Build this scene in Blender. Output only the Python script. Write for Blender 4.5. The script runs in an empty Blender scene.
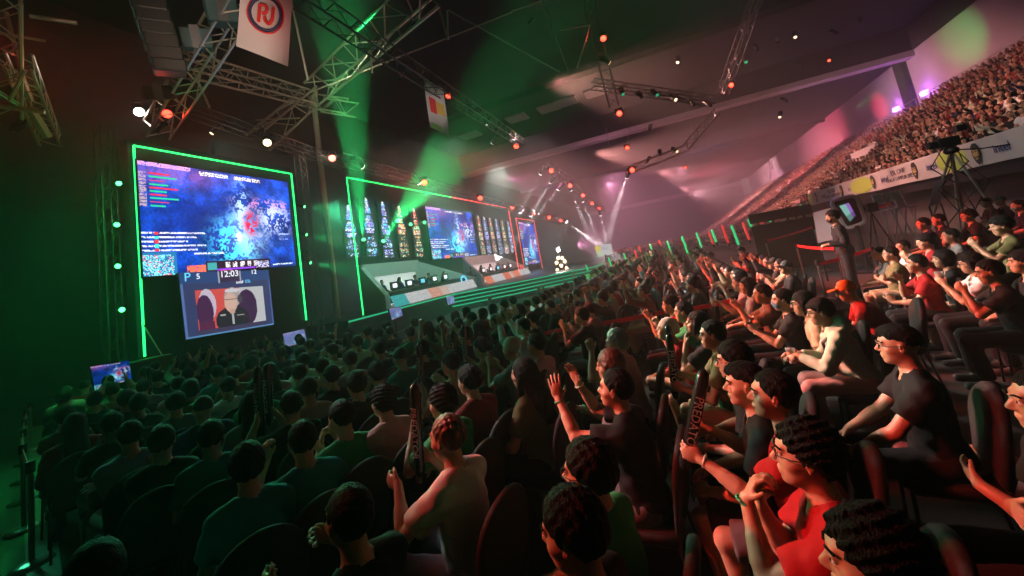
# Esports arena: crowd on the floor, stage and screens on the left wall, grandstand on the right.
import bpy, math, random, time
import numpy as np
from mathutils import Vector, Matrix
T0 = time.time()
rng = random.Random(7)
C = bpy.context.scene.collection
sc = bpy.context.scene

# ------------------------------------------------------------------ camera model (world: +Y down the hall, stage wall x=-13)
FOC, CYP, EYE = 400.0, 214.0, 2.1
YAW, PIT, ROL = [math.radians(a) for a in (-20.7, 7.2, -9.8)]
_F = np.array([math.sin(YAW)*math.cos(PIT), math.cos(YAW)*math.cos(PIT), math.sin(PIT)])
_r = np.array([math.cos(YAW), -math.sin(YAW), 0]); _u = np.cross(_r, _F)
_R = math.cos(ROL)*_r + math.sin(ROL)*_u; _U = -math.sin(ROL)*_r + math.cos(ROL)*_u
_C = np.array([0, 0, EYE])
def ray(x, y): return (x-512)/FOC*_R - (y-CYP)/FOC*_U + _F
def atz(x, y, z): v = ray(x, y); return _C + v*(z-EYE)/v[2]
def atx(x, y, X): v = ray(x, y); return _C + v*X/v[0]
def aty(x, y, Y): v = ray(x, y); return _C + v*Y/v[1]
def atd(x, y, D): return _C + ray(x, y)*D
def proj(p):
    q = np.array(p, float)-_C; z = q@_F
    return 512+FOC*(q@_R)/z, CYP-FOC*(q@_U)/z, z

cam = bpy.data.cameras.new('camera'); co = bpy.data.objects.new('camera', cam); C.objects.link(co)
cam.sensor_fit = 'HORIZONTAL'; cam.sensor_width = 36; cam.lens = FOC/1024*36
cam.shift_y = -(288-CYP)/1024; cam.clip_end = 400; cam.clip_start = .05
m = Matrix(((_R[0], _U[0], -_F[0], 0), (_R[1], _U[1], -_F[1], 0), (_R[2], _U[2], -_F[2], EYE), (0, 0, 0, 1)))
co.matrix_world = m; sc.camera = co
sc.view_settings.view_transform = 'Standard'; sc.view_settings.look = 'None'
sc.view_settings.gamma = 1; sc.view_settings.exposure = 0; sc.view_settings.use_curve_mapping = False

# ------------------------------------------------------------------ tagging
def tag(o, label=None, cat=None, group=None, kind=None):
    if label: o['label'] = label
    if cat: o['category'] = cat
    if group: o['group'] = group
    if kind: o['kind'] = kind
    return o
def empty(name, loc=(0, 0, 0), rz=0, label=None, cat=None, group=None):
    o = bpy.data.objects.new(name, None); o.empty_display_size = .1
    o.location = loc; o.rotation_euler = (0, 0, rz); C.objects.link(o)
    return tag(o, label, cat, group)
def copy_tree(o, parent=None):
    c = o.copy(); C.objects.link(c); c.parent = parent
    for ch in list(o.children): copy_tree(ch, c)
    return c

# ------------------------------------------------------------------ materials
MATS = {}
def mat(name, col, rough=.6, metal=0, emit=0, ecol=None, bump=0, bscale=30, var=0, objcol=False, alpha=1, trans=0, spec=.5, bstretch=(1, 1, 1)):
    if name in MATS: return MATS[name]
    m = bpy.data.materials.new(name); m.use_nodes = True; nt = m.node_tree; n = nt.nodes; l = nt.links
    p = n['Principled BSDF']; p.inputs['Base Color'].default_value = (*col, 1)
    p.inputs['Roughness'].default_value = rough; p.inputs['Metallic'].default_value = metal
    p.inputs['Specular IOR Level'].default_value = spec
    if trans: p.inputs['Transmission Weight'].default_value = trans
    if alpha < 1: p.inputs['Alpha'].default_value = alpha
    src = None
    if objcol:
        oi = n.new('ShaderNodeObjectInfo'); src = oi.outputs['Color']
    if var:
        tc = n.new('ShaderNodeTexCoord'); nz = n.new('ShaderNodeTexNoise'); nz.inputs['Scale'].default_value = bscale*.3
        l.new(tc.outputs['Object'], nz.inputs['Vector'])
        mr = n.new('ShaderNodeMapRange'); mr.inputs['To Min'].default_value = 1-var; mr.inputs['To Max'].default_value = 1+var
        l.new(nz.outputs['Fac'], mr.inputs['Value'])
        mx = n.new('ShaderNodeVectorMath'); mx.operation = 'SCALE'
        if src: l.new(src, mx.inputs[0])
        else: mx.inputs[0].default_value = col
        l.new(mr.outputs['Result'], mx.inputs['Scale']); src = mx.outputs[0]
    if src: l.new(src, p.inputs['Base Color'])
    if bump:
        tc = n.new('ShaderNodeTexCoord'); mp = n.new('ShaderNodeMapping'); mp.inputs['Scale'].default_value = bstretch
        nz = n.new('ShaderNodeTexNoise'); nz.inputs['Scale'].default_value = bscale; nz.inputs['Detail'].default_value = 3
        l.new(tc.outputs['Object'], mp.inputs['Vector']); l.new(mp.outputs[0], nz.inputs['Vector'])
        b = n.new('ShaderNodeBump'); b.inputs['Strength'].default_value = bump; b.inputs['Distance'].default_value = .02
        l.new(nz.outputs['Fac'], b.inputs['Height']); l.new(b.outputs[0], p.inputs['Normal'])
    if emit:
        p.inputs['Emission Color'].default_value = (*(ecol or col), 1); p.inputs['Emission Strength'].default_value = emit
    MATS[name] = m; return m
def attr_mat(name, strength):
    m = bpy.data.materials.new(name); m.use_nodes = True; nt = m.node_tree; p = nt.nodes['Principled BSDF']
    a = nt.nodes.new('ShaderNodeAttribute'); a.attribute_name = 'picture'
    p.inputs['Base Color'].default_value = (.01, .01, .012, 1); p.inputs['Roughness'].default_value = .4
    nt.links.new(a.outputs['Color'], p.inputs['Emission Color']); p.inputs['Emission Strength'].default_value = strength
    return m
SKIN = mat('skin', (.52, .285, .185), .45, var=.08, bscale=20)
SKIN_B = mat('skin_tan', (.40, .21, .13), .45, var=.08, bscale=20)
HAIR = mat('hair_black', (.007, .0065, .007), .6, bump=.9, bscale=150, bstretch=(1, 1, .22), spec=.12)
HAIR_BR = mat('hair_brown', (.10, .05, .03), .4, bump=.5, bscale=60, bstretch=(1, 1, .3))
HAIR_GR = mat('hair_grey', (.25, .25, .25), .5, bump=.5, bscale=60, bstretch=(1, 1, .3))
SHIRT = mat('shirt_cloth', (.5, .5, .5), .8, bump=.35, bscale=14, objcol=True, spec=.2)
PANTS = mat('trouser_cloth', (.03, .03, .035), .8, bump=.3, bscale=12, spec=.2)
JEANS = mat('jeans_cloth', (.16, .17, .2), .8, bump=.3, bscale=12, spec=.2)
KHAKI = mat('khaki_cloth', (.42, .33, .22), .8, bump=.3, bscale=12, spec=.2)
SHOE = mat('shoe_rubber', (.05, .05, .05), .6)
SHOE_W = mat('shoe_white', (.5, .5, .5), .6)
EYEW = mat('eye_white', (.75, .72, .7), .2); EYED = mat('eye_iris', (.02, .012, .01), .1)
BLK = mat('black_plastic', (.012, .012, .013), .4)
CHAIRF = mat('chair_fabric', (.020, .017, .018), .75, bump=.2, bscale=40, spec=.3)
CHAIRM = mat('chair_metal', (.08, .075, .07), .35, metal=.8)
STEEL = mat('truss_aluminium', (.55, .5, .42), .35, metal=.6)
DSTEEL = mat('truss_dark', (.12, .12, .13), .4, metal=.7)

# ------------------------------------------------------------------ mesh builder
class MB:
    def __init__(s): s.v = []; s.f = []; s.m = []
    def add(s, vs, fs, mi=0):
        o = len(s.v); s.v.extend([tuple(map(float, v)) for v in vs]); s.f.extend([tuple(o+i for i in f) for f in fs]); s.m.extend([mi]*len(fs)); return s
    def box(s, lo, hi, mi=0, M=None):
        x0, y0, z0 = lo; x1, y1, z1 = hi
        v = [(x0, y0, z0), (x1, y0, z0), (x1, y1, z0), (x0, y1, z0), (x0, y0, z1), (x1, y0, z1), (x1, y1, z1), (x0, y1, z1)]
        if M is not None: v = [tuple(M @ Vector(p)) for p in v]
        return s.add(v, [(0, 3, 2, 1), (4, 5, 6, 7), (0, 1, 5, 4), (1, 2, 6, 5), (2, 3, 7, 6), (3, 0, 4, 7)], mi)
    def cyl(s, a, b, r, r2=None, n=8, mi=0, cap=True):
        a = np.array(a, float); b = np.array(b, float); r2 = r if r2 is None else r2
        d = b-a; L = np.linalg.norm(d); d = d/max(L, 1e-9)
        u = np.cross(d, (0, 0, 1)) if abs(d[2]) < .9 else np.cross(d, (1, 0, 0)); u /= np.linalg.norm(u); w = np.cross(d, u)
        A = [a+r*(math.cos(t)*u+math.sin(t)*w) for t in [2*math.pi*i/n for i in range(n)]]
        B = [b+r2*(math.cos(t)*u+math.sin(t)*w) for t in [2*math.pi*i/n for i in range(n)]]
        fs = [(i, (i+1) % n, n+(i+1) % n, n+i) for i in range(n)]
        if cap: fs += [tuple(range(n))[::-1], tuple(range(n, 2*n))]
        return s.add(A+B, fs, mi)
    def tube(s, pts, r, n=6, mi=0, closed=False):
        k = len(pts)
        for i in range(k if closed else k-1): s.cyl(pts[i], pts[(i+1) % k], r, n=n, mi=mi)
        return s
    def prism(s, poly, z0, z1, mi=0, axis='z'):
        n = len(poly)
        def P(a, b, c): return (a, b, c) if axis == 'z' else ((c, a, b) if axis == 'x' else (a, c, b))
        v = [P(a, b, z0) for a, b in poly]+[P(a, b, z1) for a, b in poly]
        return s.add(v, [tuple(range(n))[::-1], tuple(range(n, 2*n))]+[(i, (i+1) % n, n+(i+1) % n, n+i) for i in range(n)], mi)
    def sphere(s, c, r, nu=10, nv=7, mi=0, sc_=(1, 1, 1)):
        v = [(c[0], c[1], c[2]+r*sc_[2])]
        for j in range(1, nv):
            t = math.pi*j/nv
            for i in range(nu):
                p = 2*math.pi*i/nu; v.append((c[0]+r*sc_[0]*math.sin(t)*math.cos(p), c[1]+r*sc_[1]*math.sin(t)*math.sin(p), c[2]+r*sc_[2]*math.cos(t)))
        v.append((c[0], c[1], c[2]-r*sc_[2])); fs = []
        for i in range(nu): fs.append((0, 1+i, 1+(i+1) % nu))
        for j in range(nv-2):
            for i in range(nu):
                a = 1+j*nu; fs.append((a+i, a+nu+i, a+nu+(i+1) % nu, a+(i+1) % nu))
        a = 1+(nv-2)*nu
        for i in range(nu): fs.append((a+i, len(v)-1, a+(i+1) % nu))
        return s.add(v, fs, mi)
    def lathe(s, c, prof, n=16, mi=0):
        v = []; fs = []
        for r, z in prof:
            for i in range(n): t = 2*math.pi*i/n; v.append((c[0]+r*math.cos(t), c[1]+r*math.sin(t), c[2]+z))
        for j in range(len(prof)-1):
            for i in range(n): fs.append((j*n+i, j*n+(i+1) % n, (j+1)*n+(i+1) % n, (j+1)*n+i))
        fs.append(tuple(range(n))[::-1]); fs.append(tuple(range((len(prof)-1)*n, len(prof)*n)))
        return s.add(v, fs, mi)
    def mesh(s, name, mats, smooth=False):
        me = bpy.data.meshes.new(name); me.from_pydata(s.v, [], s.f)
        for mm in (mats if isinstance(mats, (list, tuple)) else [mats]): me.materials.append(mm)
        me.polygons.foreach_set('material_index', s.m)
        if smooth: me.polygons.foreach_set('use_smooth', [True]*len(s.f))
        me.update(); return me
    def build(s, name, mats, parent=None, smooth=False, bevel=0, **kw):
        o = bpy.data.objects.new(name, s.mesh(name, mats, smooth)); C.objects.link(o); o.parent = parent
        if bevel:
            b = o.modifiers.new('Bevel', 'BEVEL'); b.width = bevel; b.segments = 2; b.limit_method = 'ANGLE'
        return tag(o, **kw)

def np_mesh(name, V, Fq, mats, smooth=True, mi=None):
    me = bpy.data.meshes.new(name); me.vertices.add(len(V)); me.vertices.foreach_set('co', np.ascontiguousarray(V, dtype=np.float32).ravel())
    n = len(Fq); me.loops.add(n*4); me.loops.foreach_set('vertex_index', np.ascontiguousarray(Fq, dtype=np.int32).ravel())
    me.polygons.add(n); me.polygons.foreach_set('loop_start', np.arange(0, n*4, 4, dtype=np.int32)); me.polygons.foreach_set('loop_total', np.full(n, 4, dtype=np.int32))
    if smooth: me.polygons.foreach_set('use_smooth', np.ones(n, dtype=bool))
    for mm in (mats if isinstance(mats, (list, tuple)) else [mats]): me.materials.append(mm)
    if mi is not None: me.polygons.foreach_set('material_index', np.ascontiguousarray(mi, dtype=np.int32))
    me.update(calc_edges=True); return me

# ------------------------------------------------------------------ signed distance bodies
def unit(v): v = np.array(v, float); return v/max(np.linalg.norm(v), 1e-9)
class Field:
    def __init__(s, lo, hi, h):
        s.lo = np.array(lo, float); s.h = h; s.n = np.maximum(4, np.ceil((np.array(hi)-s.lo)/h).astype(int)+1)
        s.F = np.full(s.n, .06, dtype=np.float32)
    def sub(s, lo, hi, M=.05):
        a = np.clip(np.floor((np.minimum(lo, hi)-M-s.lo)/s.h).astype(int), 0, s.n-1); b = np.clip(np.ceil((np.maximum(lo, hi)+M-s.lo)/s.h).astype(int)+1, a+1, s.n)
        sl = tuple(slice(i, j) for i, j in zip(a, b))
        ax = [(s.lo[k]+s.h*np.arange(a[k], b[k])).astype(np.float32) for k in range(3)]
        return sl, np.meshgrid(*ax, indexing='ij', sparse=True)
    def join(s, sl, d, k):
        f = s.F[sl]
        if k > 0:
            hh = np.clip(.5+.5*(f-d)/k, 0, 1); s.F[sl] = f*(1-hh)+d*hh-k*hh*(1-hh)
        else: s.F[sl] = np.minimum(f, d)
    def cut(s, sl, d, k=.006):
        f = s.F[sl]; d = -d
        hh = np.clip(.5-.5*(f-d)/k, 0, 1); s.F[sl] = f*(1-hh)+d*hh+k*hh*(1-hh)
    def cap(s, a, b, ra, rb, k=.015, flat=False, carve=False):
        a = np.array(a, float); b = np.array(b, float); r = max(ra, rb)
        sl, (X, Y, Z) = s.sub(np.minimum(a, b)-r, np.maximum(a, b)+r); d = b-a; L2 = d@d+1e-12
        t = ((X-a[0])*d[0]+(Y-a[1])*d[1]+(Z-a[2])*d[2])/L2; tc = np.clip(t, 0, 1)
        q = np.sqrt((X-a[0]-tc*d[0])**2+(Y-a[1]-tc*d[1])**2+(Z-a[2]-tc*d[2])**2)-(ra+(rb-ra)*tc)
        if flat: q = np.maximum(q, (t-1)*math.sqrt(L2))
        (s.cut if carve else s.join)(sl, q.astype(np.float32), k)
    def ell(s, c, r, Rm=None, k=.02, carve=False):
        c = np.array(c, float); r = np.array(r, float); R = np.eye(3) if Rm is None else np.array(Rm)  # columns = axes
        e = np.sqrt(((R*r)**2).sum(1))
        sl, (X, Y, Z) = s.sub(c-e, c+e)
        x, y, z = X-c[0], Y-c[1], Z-c[2]; u0 = 0; u1 = 0
        for i in range(3):
            w = x*R[0, i]+y*R[1, i]+z*R[2, i]; u0 = u0+(w/r[i])**2; u1 = u1+(w/r[i]**2)**2
        k0 = np.sqrt(u0); k1 = np.sqrt(u1)+1e-6
        (s.cut if carve else s.join)(sl, (k0*(k0-1)/k1).astype(np.float32), k)
    def grid(s): return s.sub(s.lo, s.lo+s.h*s.n)[1]
    def mesh(s):
        F = s.F; F[0] = F[-1] = .05; F[:, 0] = F[:, -1] = .05; F[:, :, 0] = F[:, :, -1] = .05
        S = F < 0; c = S[:-1, :-1, :-1].astype(np.int8)
        for o in ((1, 0, 0), (0, 1, 0), (0, 0, 1), (1, 1, 0), (1, 0, 1), (0, 1, 1), (1, 1, 1)):
            c = c+S[o[0]:F.shape[0]-1+o[0], o[1]:F.shape[1]-1+o[1], o[2]:F.shape[2]-1+o[2]]
        cells = np.argwhere((c > 0) & (c < 8)); i, j, k = cells.T
        corners = [(a, b, d) for a in (0, 1) for b in (0, 1) for d in (0, 1)]
        val = {o: F[i+o[0], j+o[1], k+o[2]] for o in corners}
        acc = np.zeros((len(cells), 3)); cnt = np.zeros(len(cells))
        for o in corners:
            for ax in range(3):
                if o[ax]: continue
                o2 = list(o); o2[ax] = 1; o2 = tuple(o2); va, vb = val[o], val[o2]; x = (va < 0) != (vb < 0)
                t = np.where(x, va/np.where(x, va-vb, 1), 0)
                for q in range(3): acc[:, q] += np.where(x, (t if q == ax else o[q]), 0)
                cnt += x
        V = s.lo+s.h*(cells+acc/np.maximum(cnt, 1)[:, None])
        idx = np.full(np.array(F.shape)-1, -1, dtype=np.int32); idx[i, j, k] = np.arange(len(cells))
        Q = []
        for ax in range(3):
            lo_, hi_ = [slice(None)]*3, [slice(None)]*3; lo_[ax] = slice(0, -1); hi_[ax] = slice(1, None)
            A, B = S[tuple(lo_)], S[tuple(hi_)]; e = np.argwhere(A != B); up = A[tuple(e.T)]
            b1, b2 = [(1, 2), (2, 0), (0, 1)][ax]
            ok = (e[:, b1] > 0) & (e[:, b2] > 0) & (e[:, b1] < F.shape[b1]-1) & (e[:, b2] < F.shape[b2]-1); e = e[ok]; up = up[ok]
            def g(d1, d2):
                q = e.copy(); q[:, b1] -= d1; q[:, b2] -= d2; return idx[q[:, 0], q[:, 1], q[:, 2]]
            q = np.stack([g(1, 1), g(0, 1), g(0, 0), g(1, 0)], 1); q[~up] = q[~up][:, ::-1]
            Q.append(q)
        Q = np.concatenate(Q); Q = Q[(Q >= 0).all(1)]
        return V, Q

def rotz(a): c, s = math.cos(a), math.sin(a); return np.array([[c, -s, 0], [s, c, 0], [0, 0, 1]])
def rotx(a): c, s = math.cos(a), math.sin(a); return np.array([[1, 0, 0], [0, c, -s], [0, s, c]])
def roty(a): c, s = math.cos(a), math.sin(a); return np.array([[c, 0, s], [0, 1, 0], [-s, 0, c]])
D2R = math.pi/180

class Body:
    """A posed figure: local +Y is forward, +X its right hand side, origin on the floor under the pelvis."""
    def __init__(s, lean=4, twist=0, hyaw=0, hpitch=0, hroll=0, R=None, L=None, Rd=None, Ld=None, Rn=None, Ln=None, curl=35, girth=1., stand=False,
                 spread=.13, knee=.43, hair='short', sleeve='short', legs='long', collar=False, pz=.54, Lpole=None, Rpole=None, size=1.):
        s.__dict__.update(girth=girth, stand=stand, hair=hair, sleeve=sleeve, legs=legs, collar=collar, curl=curl, size=size)
        if stand: pz = .95
        s.P = np.array([0, 0, pz]); l = lean*D2R
        s.Z = np.array([0, math.sin(l), math.cos(l)]); Tm = rotz(twist*D2R)
        s.X = Tm@np.array([1, 0, 0]); s.Z = unit(s.Z); s.Yf = unit(np.cross(s.Z, s.X)); s.X = unit(np.cross(s.Yf, s.Z)); s.Rm = np.stack([s.X, s.Yf, s.Z], 1)
        s.neck = s.P+.50*s.Z
        s.H = rotz(hyaw*D2R)@rotx(hpitch*D2R)@roty(hroll*D2R); nd = unit(s.Z*.5+np.array([0, .12, .9]))
        s.hc = s.neck+.158*nd+s.H@np.array([0, .015, 0])
        s.sh = {1: s.P+.425*s.Z+.155*s.X*min(girth, 1.12), -1: s.P+.425*s.Z-.155*s.X*min(girth, 1.12)}
        dR = np.array([.13, .36, pz+.12]) if not stand else np.array([.24, .08, pz-.10]); dL = dR*np.array([-1, 1, 1])
        s.wr = {1: np.array(R if R is not None else dR, float), -1: np.array(L if L is not None else dL, float)}
        s.hd = {1: Rd, -1: Ld}; s.hn = {1: Rn, -1: Ln}; s.el = {}
        for sd, pole in ((1, Rpole), (-1, Lpole)):
            S, W = s.sh[sd], s.wr[sd]; a, b = .285, .25; d = W-S; Ld_ = np.linalg.norm(d)
            if Ld_ > a+b-.01: W = S+d/Ld_*(a+b-.01); s.wr[sd] = W; d = W-S; Ld_ = a+b-.01
            u = d/Ld_; x = (a*a-b*b+Ld_**2)/(2*Ld_); hgt = math.sqrt(max(a*a-x*x, 0))
            p = np.array(pole if pole is not None else (sd*.55, -.25, -1.)); p = unit(p-(p@u)*u); s.el[sd] = S+u*x+p*hgt
        s.hip = {}; s.kn = {}; s.an = {}
        for sd in (1, -1):
            s.hip[sd] = s.P+np.array([sd*.09, 0, -.01])
            if stand: s.kn[sd] = np.array([sd*.10, .03, .50]); s.an[sd] = np.array([sd*.11, -.02*sd, .09])
            else: s.kn[sd] = np.array([sd*spread, knee, .51]); s.an[sd] = np.array([sd*spread, knee+.02*sd-.03, .10])
        s.hand_geo = {sd: s._hand(sd) for sd in (1, -1)}
        pts = [s.hc, s.P, *s.wr.values(), *s.el.values(), *s.kn.values(), *s.an.values(), *[q for g in s.hand_geo.values() for c in g['f'] for q in c[0]]]
        pts = np.array(pts); s.blo = pts.min(0)-.25; s.bhi = pts.max(0)+.25; s.blo[2] = -.01; s.bhi[2] = max(s.bhi[2]-.05, s.hc[2]+.2)
    def _hand(s, sd):
        W = s.wr[sd]; d = unit(s.hd[sd]) if s.hd[sd] is not None else unit(W-s.el[sd])
        n = np.array(s.hn[sd], float) if s.hn[sd] is not None else np.array([-sd*.5, .1, -1.])
        n = unit(n-(n@d)*d); th = unit(np.cross(d, n))*sd
        out = {'d': d, 'n': n, 'th': th, 'f': [], 'palm': W+d*.05}
        c0 = s.curl*D2R
        for i, L in enumerate((.070, .080, .075, .058)):
            side = (1.5-i)*.0215; b = W+d*(.088-(.006 if i in (0, 3) else 0))+th*side; fan = th*(1.5-i)*.07; pts = [b]; a = c0*(.55+.1*i)
            for seg, fr in enumerate((.45, .32, .25)):
                b = b+(unit(d+fan)*math.cos(a)+n*math.sin(a))*L*fr; pts.append(b); a += c0*(.9 if seg == 0 else .7)
            out['f'].append((pts, .0095, .0075))
        b = W+d*.022+th*.030+n*.004; p1 = b+unit(d*.75+th*.75+n*.35)*.034; p2 = p1+unit(d*1.+th*.25+n*.45)*.028
        out['f'].append(([b, p1, p2], .0115, .0088)); return out
    def head_pt(s, x, y, z): return s.hc+s.H@np.array([x, y, z])
    def torso(s, F, i):
        g = s.girth; P, Z, X, Y = s.P, s.Z, s.X, s.Yf
        F.ell(P+.0*Z, (.160*g+i, .125*g+i, .115+i), s.Rm, .02)
        F.ell(P+.15*Z+Y*.01*g, (.145*g+i, .108*g+i, .16+i), s.Rm, .05)
        F.ell(P+.32*Z, (.158*g+i, .108*g+i, .165+i), s.Rm, .05)
        F.cap(s.sh[1]-X*.05, s.sh[-1]+X*.05, .055+i, .055+i, .05)
        for sd in (1, -1): F.cap(P+.495*Z+X*sd*.02, s.sh[sd]-X*sd*.03+Z*.012, .040+i, .042+i, .03)
    def body(s, h):
        F = Field(s.blo, s.bhi, h); s.torso(F, 0)
        for sd in (1, -1):
            F.cap(s.hip[sd], s.kn[sd], .082, .056, .03); F.cap(s.kn[sd], s.an[sd], .053, .035, .02); F.cap(s.kn[sd]*.7+s.an[sd]*.3+np.array([0, -.02, 0]), s.kn[sd]*.45+s.an[sd]*.55+np.array([0, -.015, 0]), .047, .04, .02)
            F.cap(s.an[sd]+np.array([0, -.03, -.045]), s.an[sd]+np.array([.01*sd, .14, -.055]), .035, .03, .02)
            F.cap(s.sh[sd], s.el[sd], .052, .040, .03); F.cap(s.el[sd], s.wr[sd], .040, .026, .015)
            F.cap(s.el[sd]*.75+s.wr[sd]*.25, s.el[sd]*.5+s.wr[sd]*.5, .042, .036, .015)
            G = s.hand_geo[sd]; Rh = np.stack([G['th'], G['d'], G['n']], 1)
            F.ell(s.wr[sd]+G['d']*.05, (.042, .055, .0165), Rh, .012)
            F.cap(s.wr[sd]+G['d']*.02+G['th']*.018+G['n']*.006, s.wr[sd]+G['d']*.05+G['th']*.026+G['n']*.006, .017, .013, .01)
            for pts, r0, r1 in G['f']:
                m = len(pts)-1
                for q in range(m): F.cap(pts[q], pts[q+1], r0+(r1-r0)*q/m, r0+(r1-r0)*(q+1)/m, .004)
        F.cap(s.P+.46*s.Z, s.head_pt(0, -.02, -.06), .058, .052, .025)
        hp = s.head_pt; H = s.H; z = s.size
        def E(c, r, k, carve=False, Rm=None): F.ell(hp(*[v*z for v in c]), np.array(r)*z, H if Rm is None else H@Rm, k, carve)
        E((0, -.012, .028), (.076, .096, .092), .02); E((0, .028, -.035), (.062, .062, .075), .03)
        E((0, .045, -.078), (.040, .038, .034), .025); E((0, .068, -.095), (.018, .017, .015), .018)
        if h < .012:
            E((0, .078, .034), (.045, .014, .014), .015)
            for sd in (1, -1):
                E((sd*.046, .050, -.022), (.020, .026, .020), .02)
                E((sd*.031, .098, .010), (.018, .013, .010), .012, True)
                E((sd*.031, .081, .018), (.0165, .0125, .0075), .003); E((sd*.031, .081, .000), (.0150, .011, .0060), .003)
            F.cap(hp(0, .082, .018), hp(0, .108, -.020), .0085, .012, .012)
            for sd in (1, -1): F.cap(hp(sd*.010, .098, -.026), hp(sd*.014, .092, -.028), .008, .007, .006)
            F.cap(hp(-.020, .088, -.055), hp(.020, .088, -.055), .0065, .0065, .006); F.cap(hp(0, .092, -.054), hp(0, .093, -.054), .008, .008, .006)
            F.cap(hp(-.017, .087, -.066), hp(.017, .087, -.066), .0075, .0075, .006)
            F.cap(hp(-.024, .098, -.0605), hp(.024, .098, -.0605), .003, .003, .003, carve=True)
        for sd in (1, -1):
            E((sd*.078, -.008, -.004), (.010, .019, .031), .006, False, rotz(-sd*.5))
            if h < .009: E((sd*.088, -.002, -.002), (.006, .010, .018), .004, True, rotz(-sd*.5))
        return F.mesh()
    def _hair(s, h):
        st = s.hair; g = .10; lo, hi = s.hc-.17, s.hc+.17
        if st == 'long': lo = lo-np.array([0, .05, .22])
        if st == 'bob': lo = lo-np.array([0, 0, .06])
        if st == 'cap': lo = lo-.05; hi = hi+.05
        F = Field(lo, hi, h); hp = s.head_pt; H = s.H
        X, Y, Z = F.grid(); x, y, z = X-s.hc[0], Y-s.hc[1], Z-s.hc[2]; l = [x*H[0, i]+y*H[1, i]+z*H[2, i] for i in range(3)]
        E = lambda c, r, k=.02, **q: F.ell(hp(*c), r, H, k, **q)
        th = {'short': .013, 'thick': .024, 'curly': .026, 'buzz': .006, 'bob': .020, 'long': .018, 'under': .012, 'fringe': .018, 'cap': .012, 'beanie': .016}[st]
        E((0, -.020, .028), (.077+th*.75, .094+th*.9, .094+th))
        if st == 'under': E((0, .015, .075), (.068, .085, .055), .02)
        if st == 'fringe': E((0, .055, .062), (.062, .045, .035), .015)
        if st == 'bob':
            E((0, -.035, -.02), (.090, .080, .10), .03)
            for sd in (1, -1): F.cap(hp(sd*.078, .01, .02), hp(sd*.080, .015, -.09), .022, .018, .02)
        if st == 'long':
            F.cap(hp(0, -.06, .0), s.P+s.Z*.42-s.Yf*.10, .085, .10, .03); F.cap(s.P+s.Z*.44-s.Yf*.09, s.P+s.Z*.27-s.Yf*.12, .09, .05, .03)
            for sd in (1, -1): F.cap(hp(sd*.078, -.01, .02), hp(sd*.085, .0, -.13), .022, .028, .02)
        if st not in ('cap', 'beanie'):
            a, f = {'curly': (.0062, 250), 'buzz': (.001, 150), 'thick': (.0055, 150), 'long': (.004, 130), 'bob': (.003, 130)}.get(st, (.0045, 170))
            F.F += (a*(np.sin(l[0]*f+1.3+l[2]*35)*np.sin(l[1]*f*.8+l[2]*30+2)*.8+(.9 if st == 'curly' else .25)*np.sin(l[2]*f*.7+l[0]*90+l[1]*75))).astype(np.float32)
        front = {'fringe': .036, 'bob': .040, 'long': .050, 'cap': .030, 'beanie': .045, 'curly': .050, 'thick': .046, 'short': .054}.get(st, .060)
        side = {'bob': -.13, 'long': -.6, 'under': .03, 'cap': .028, 'beanie': .02, 'short': .004, 'thick': -.006, 'buzz': .01}.get(st, -.005)
        back = {'bob': -.12, 'long': -.6, 'under': .00, 'cap': .0, 'beanie': -.02, 'buzz': -.05}.get(st, -.065)
        if st in ('short', 'thick', 'curly', 'fringe'): cutz = np.interp(l[1], (-.12, -.055, -.028, -.008, .012, .030, .052, .078), (back, back, back*.4+.004, .014, -.026, .014, front-.012, front+.006)).astype(np.float32)
        else: cutz = np.interp(l[1], (-.12, -.04, .018, .045, .075), (back, back*.8+side*.2, side, front-.012, front)).astype(np.float32)
        if st not in ('cap', 'beanie'): cutz = cutz+(.007*np.sin(l[0]*150+1)+.006*np.sin(l[0]*75+l[1]*60)).astype(np.float32)
        if st not in ('cap', 'beanie', 'long', 'bob'): F.F += (np.clip(.030-(l[2]-cutz), 0, .03)*.42*(l[1] > -.3)).astype(np.float32)
        F.F[...] = np.maximum(F.F, cutz-l[2])
        if st in ('long', 'bob'):
            face = np.maximum(np.abs(l[0])-.064, np.maximum(.015-l[1], l[2]-front)); F.F[...] = np.maximum(F.F, -face)
            neckcut = np.maximum(np.sqrt((X-s.neck[0])**2+(Y-s.neck[1]-.05)**2)-.05, l[2]+.10); F.F[...] = np.maximum(F.F, -neckcut)
        if st == 'cap':
            E((0, .125, .050), (.075, .062, .012), .006)
        F.F[...] = np.maximum(F.F, -(np.sqrt((l[0]/.070)**2+((l[1]+.01)/.090)**2+((l[2]-.02)/.085)**2)-1)*.07)
        return F.mesh()
    def shirt(s, h):
        F = Field(s.blo, s.bhi, h); i = .014; s.torso(F, i); slv = s.sleeve
        for sd in (1, -1):
            S, E_, W = s.sh[sd], s.el[sd], s.wr[sd]
            if slv == 'short': F.cap(S, S+(E_-S)*.66, .058+i, .064+i, .03, flat=True)
            else:
                F.cap(S, E_, .056+i, .050+i, .03); F.cap(E_, E_+(W-E_)*.93, .050+i, .034+i*.6, .02, flat=True)
        if slv == 'hood':
            F.ell(s.neck-s.Yf*.095-s.Z*.01, (.125, .065, .10), s.Rm, .03); F.cap(s.neck+s.X*.075+s.Yf*.01-s.Z*.01, s.neck+s.Yf*.085-s.Z*.06, .032, .028, .03); F.cap(s.neck-s.X*.075+s.Yf*.01-s.Z*.01, s.neck+s.Yf*.085-s.Z*.06, .032, .028, .03)
        if s.collar: F.cap(s.neck-s.Z*.02, s.neck+s.Z*.03, .075, .068, .006, flat=True)
        X, Y, Z = F.grid(); n = s.Z
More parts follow.
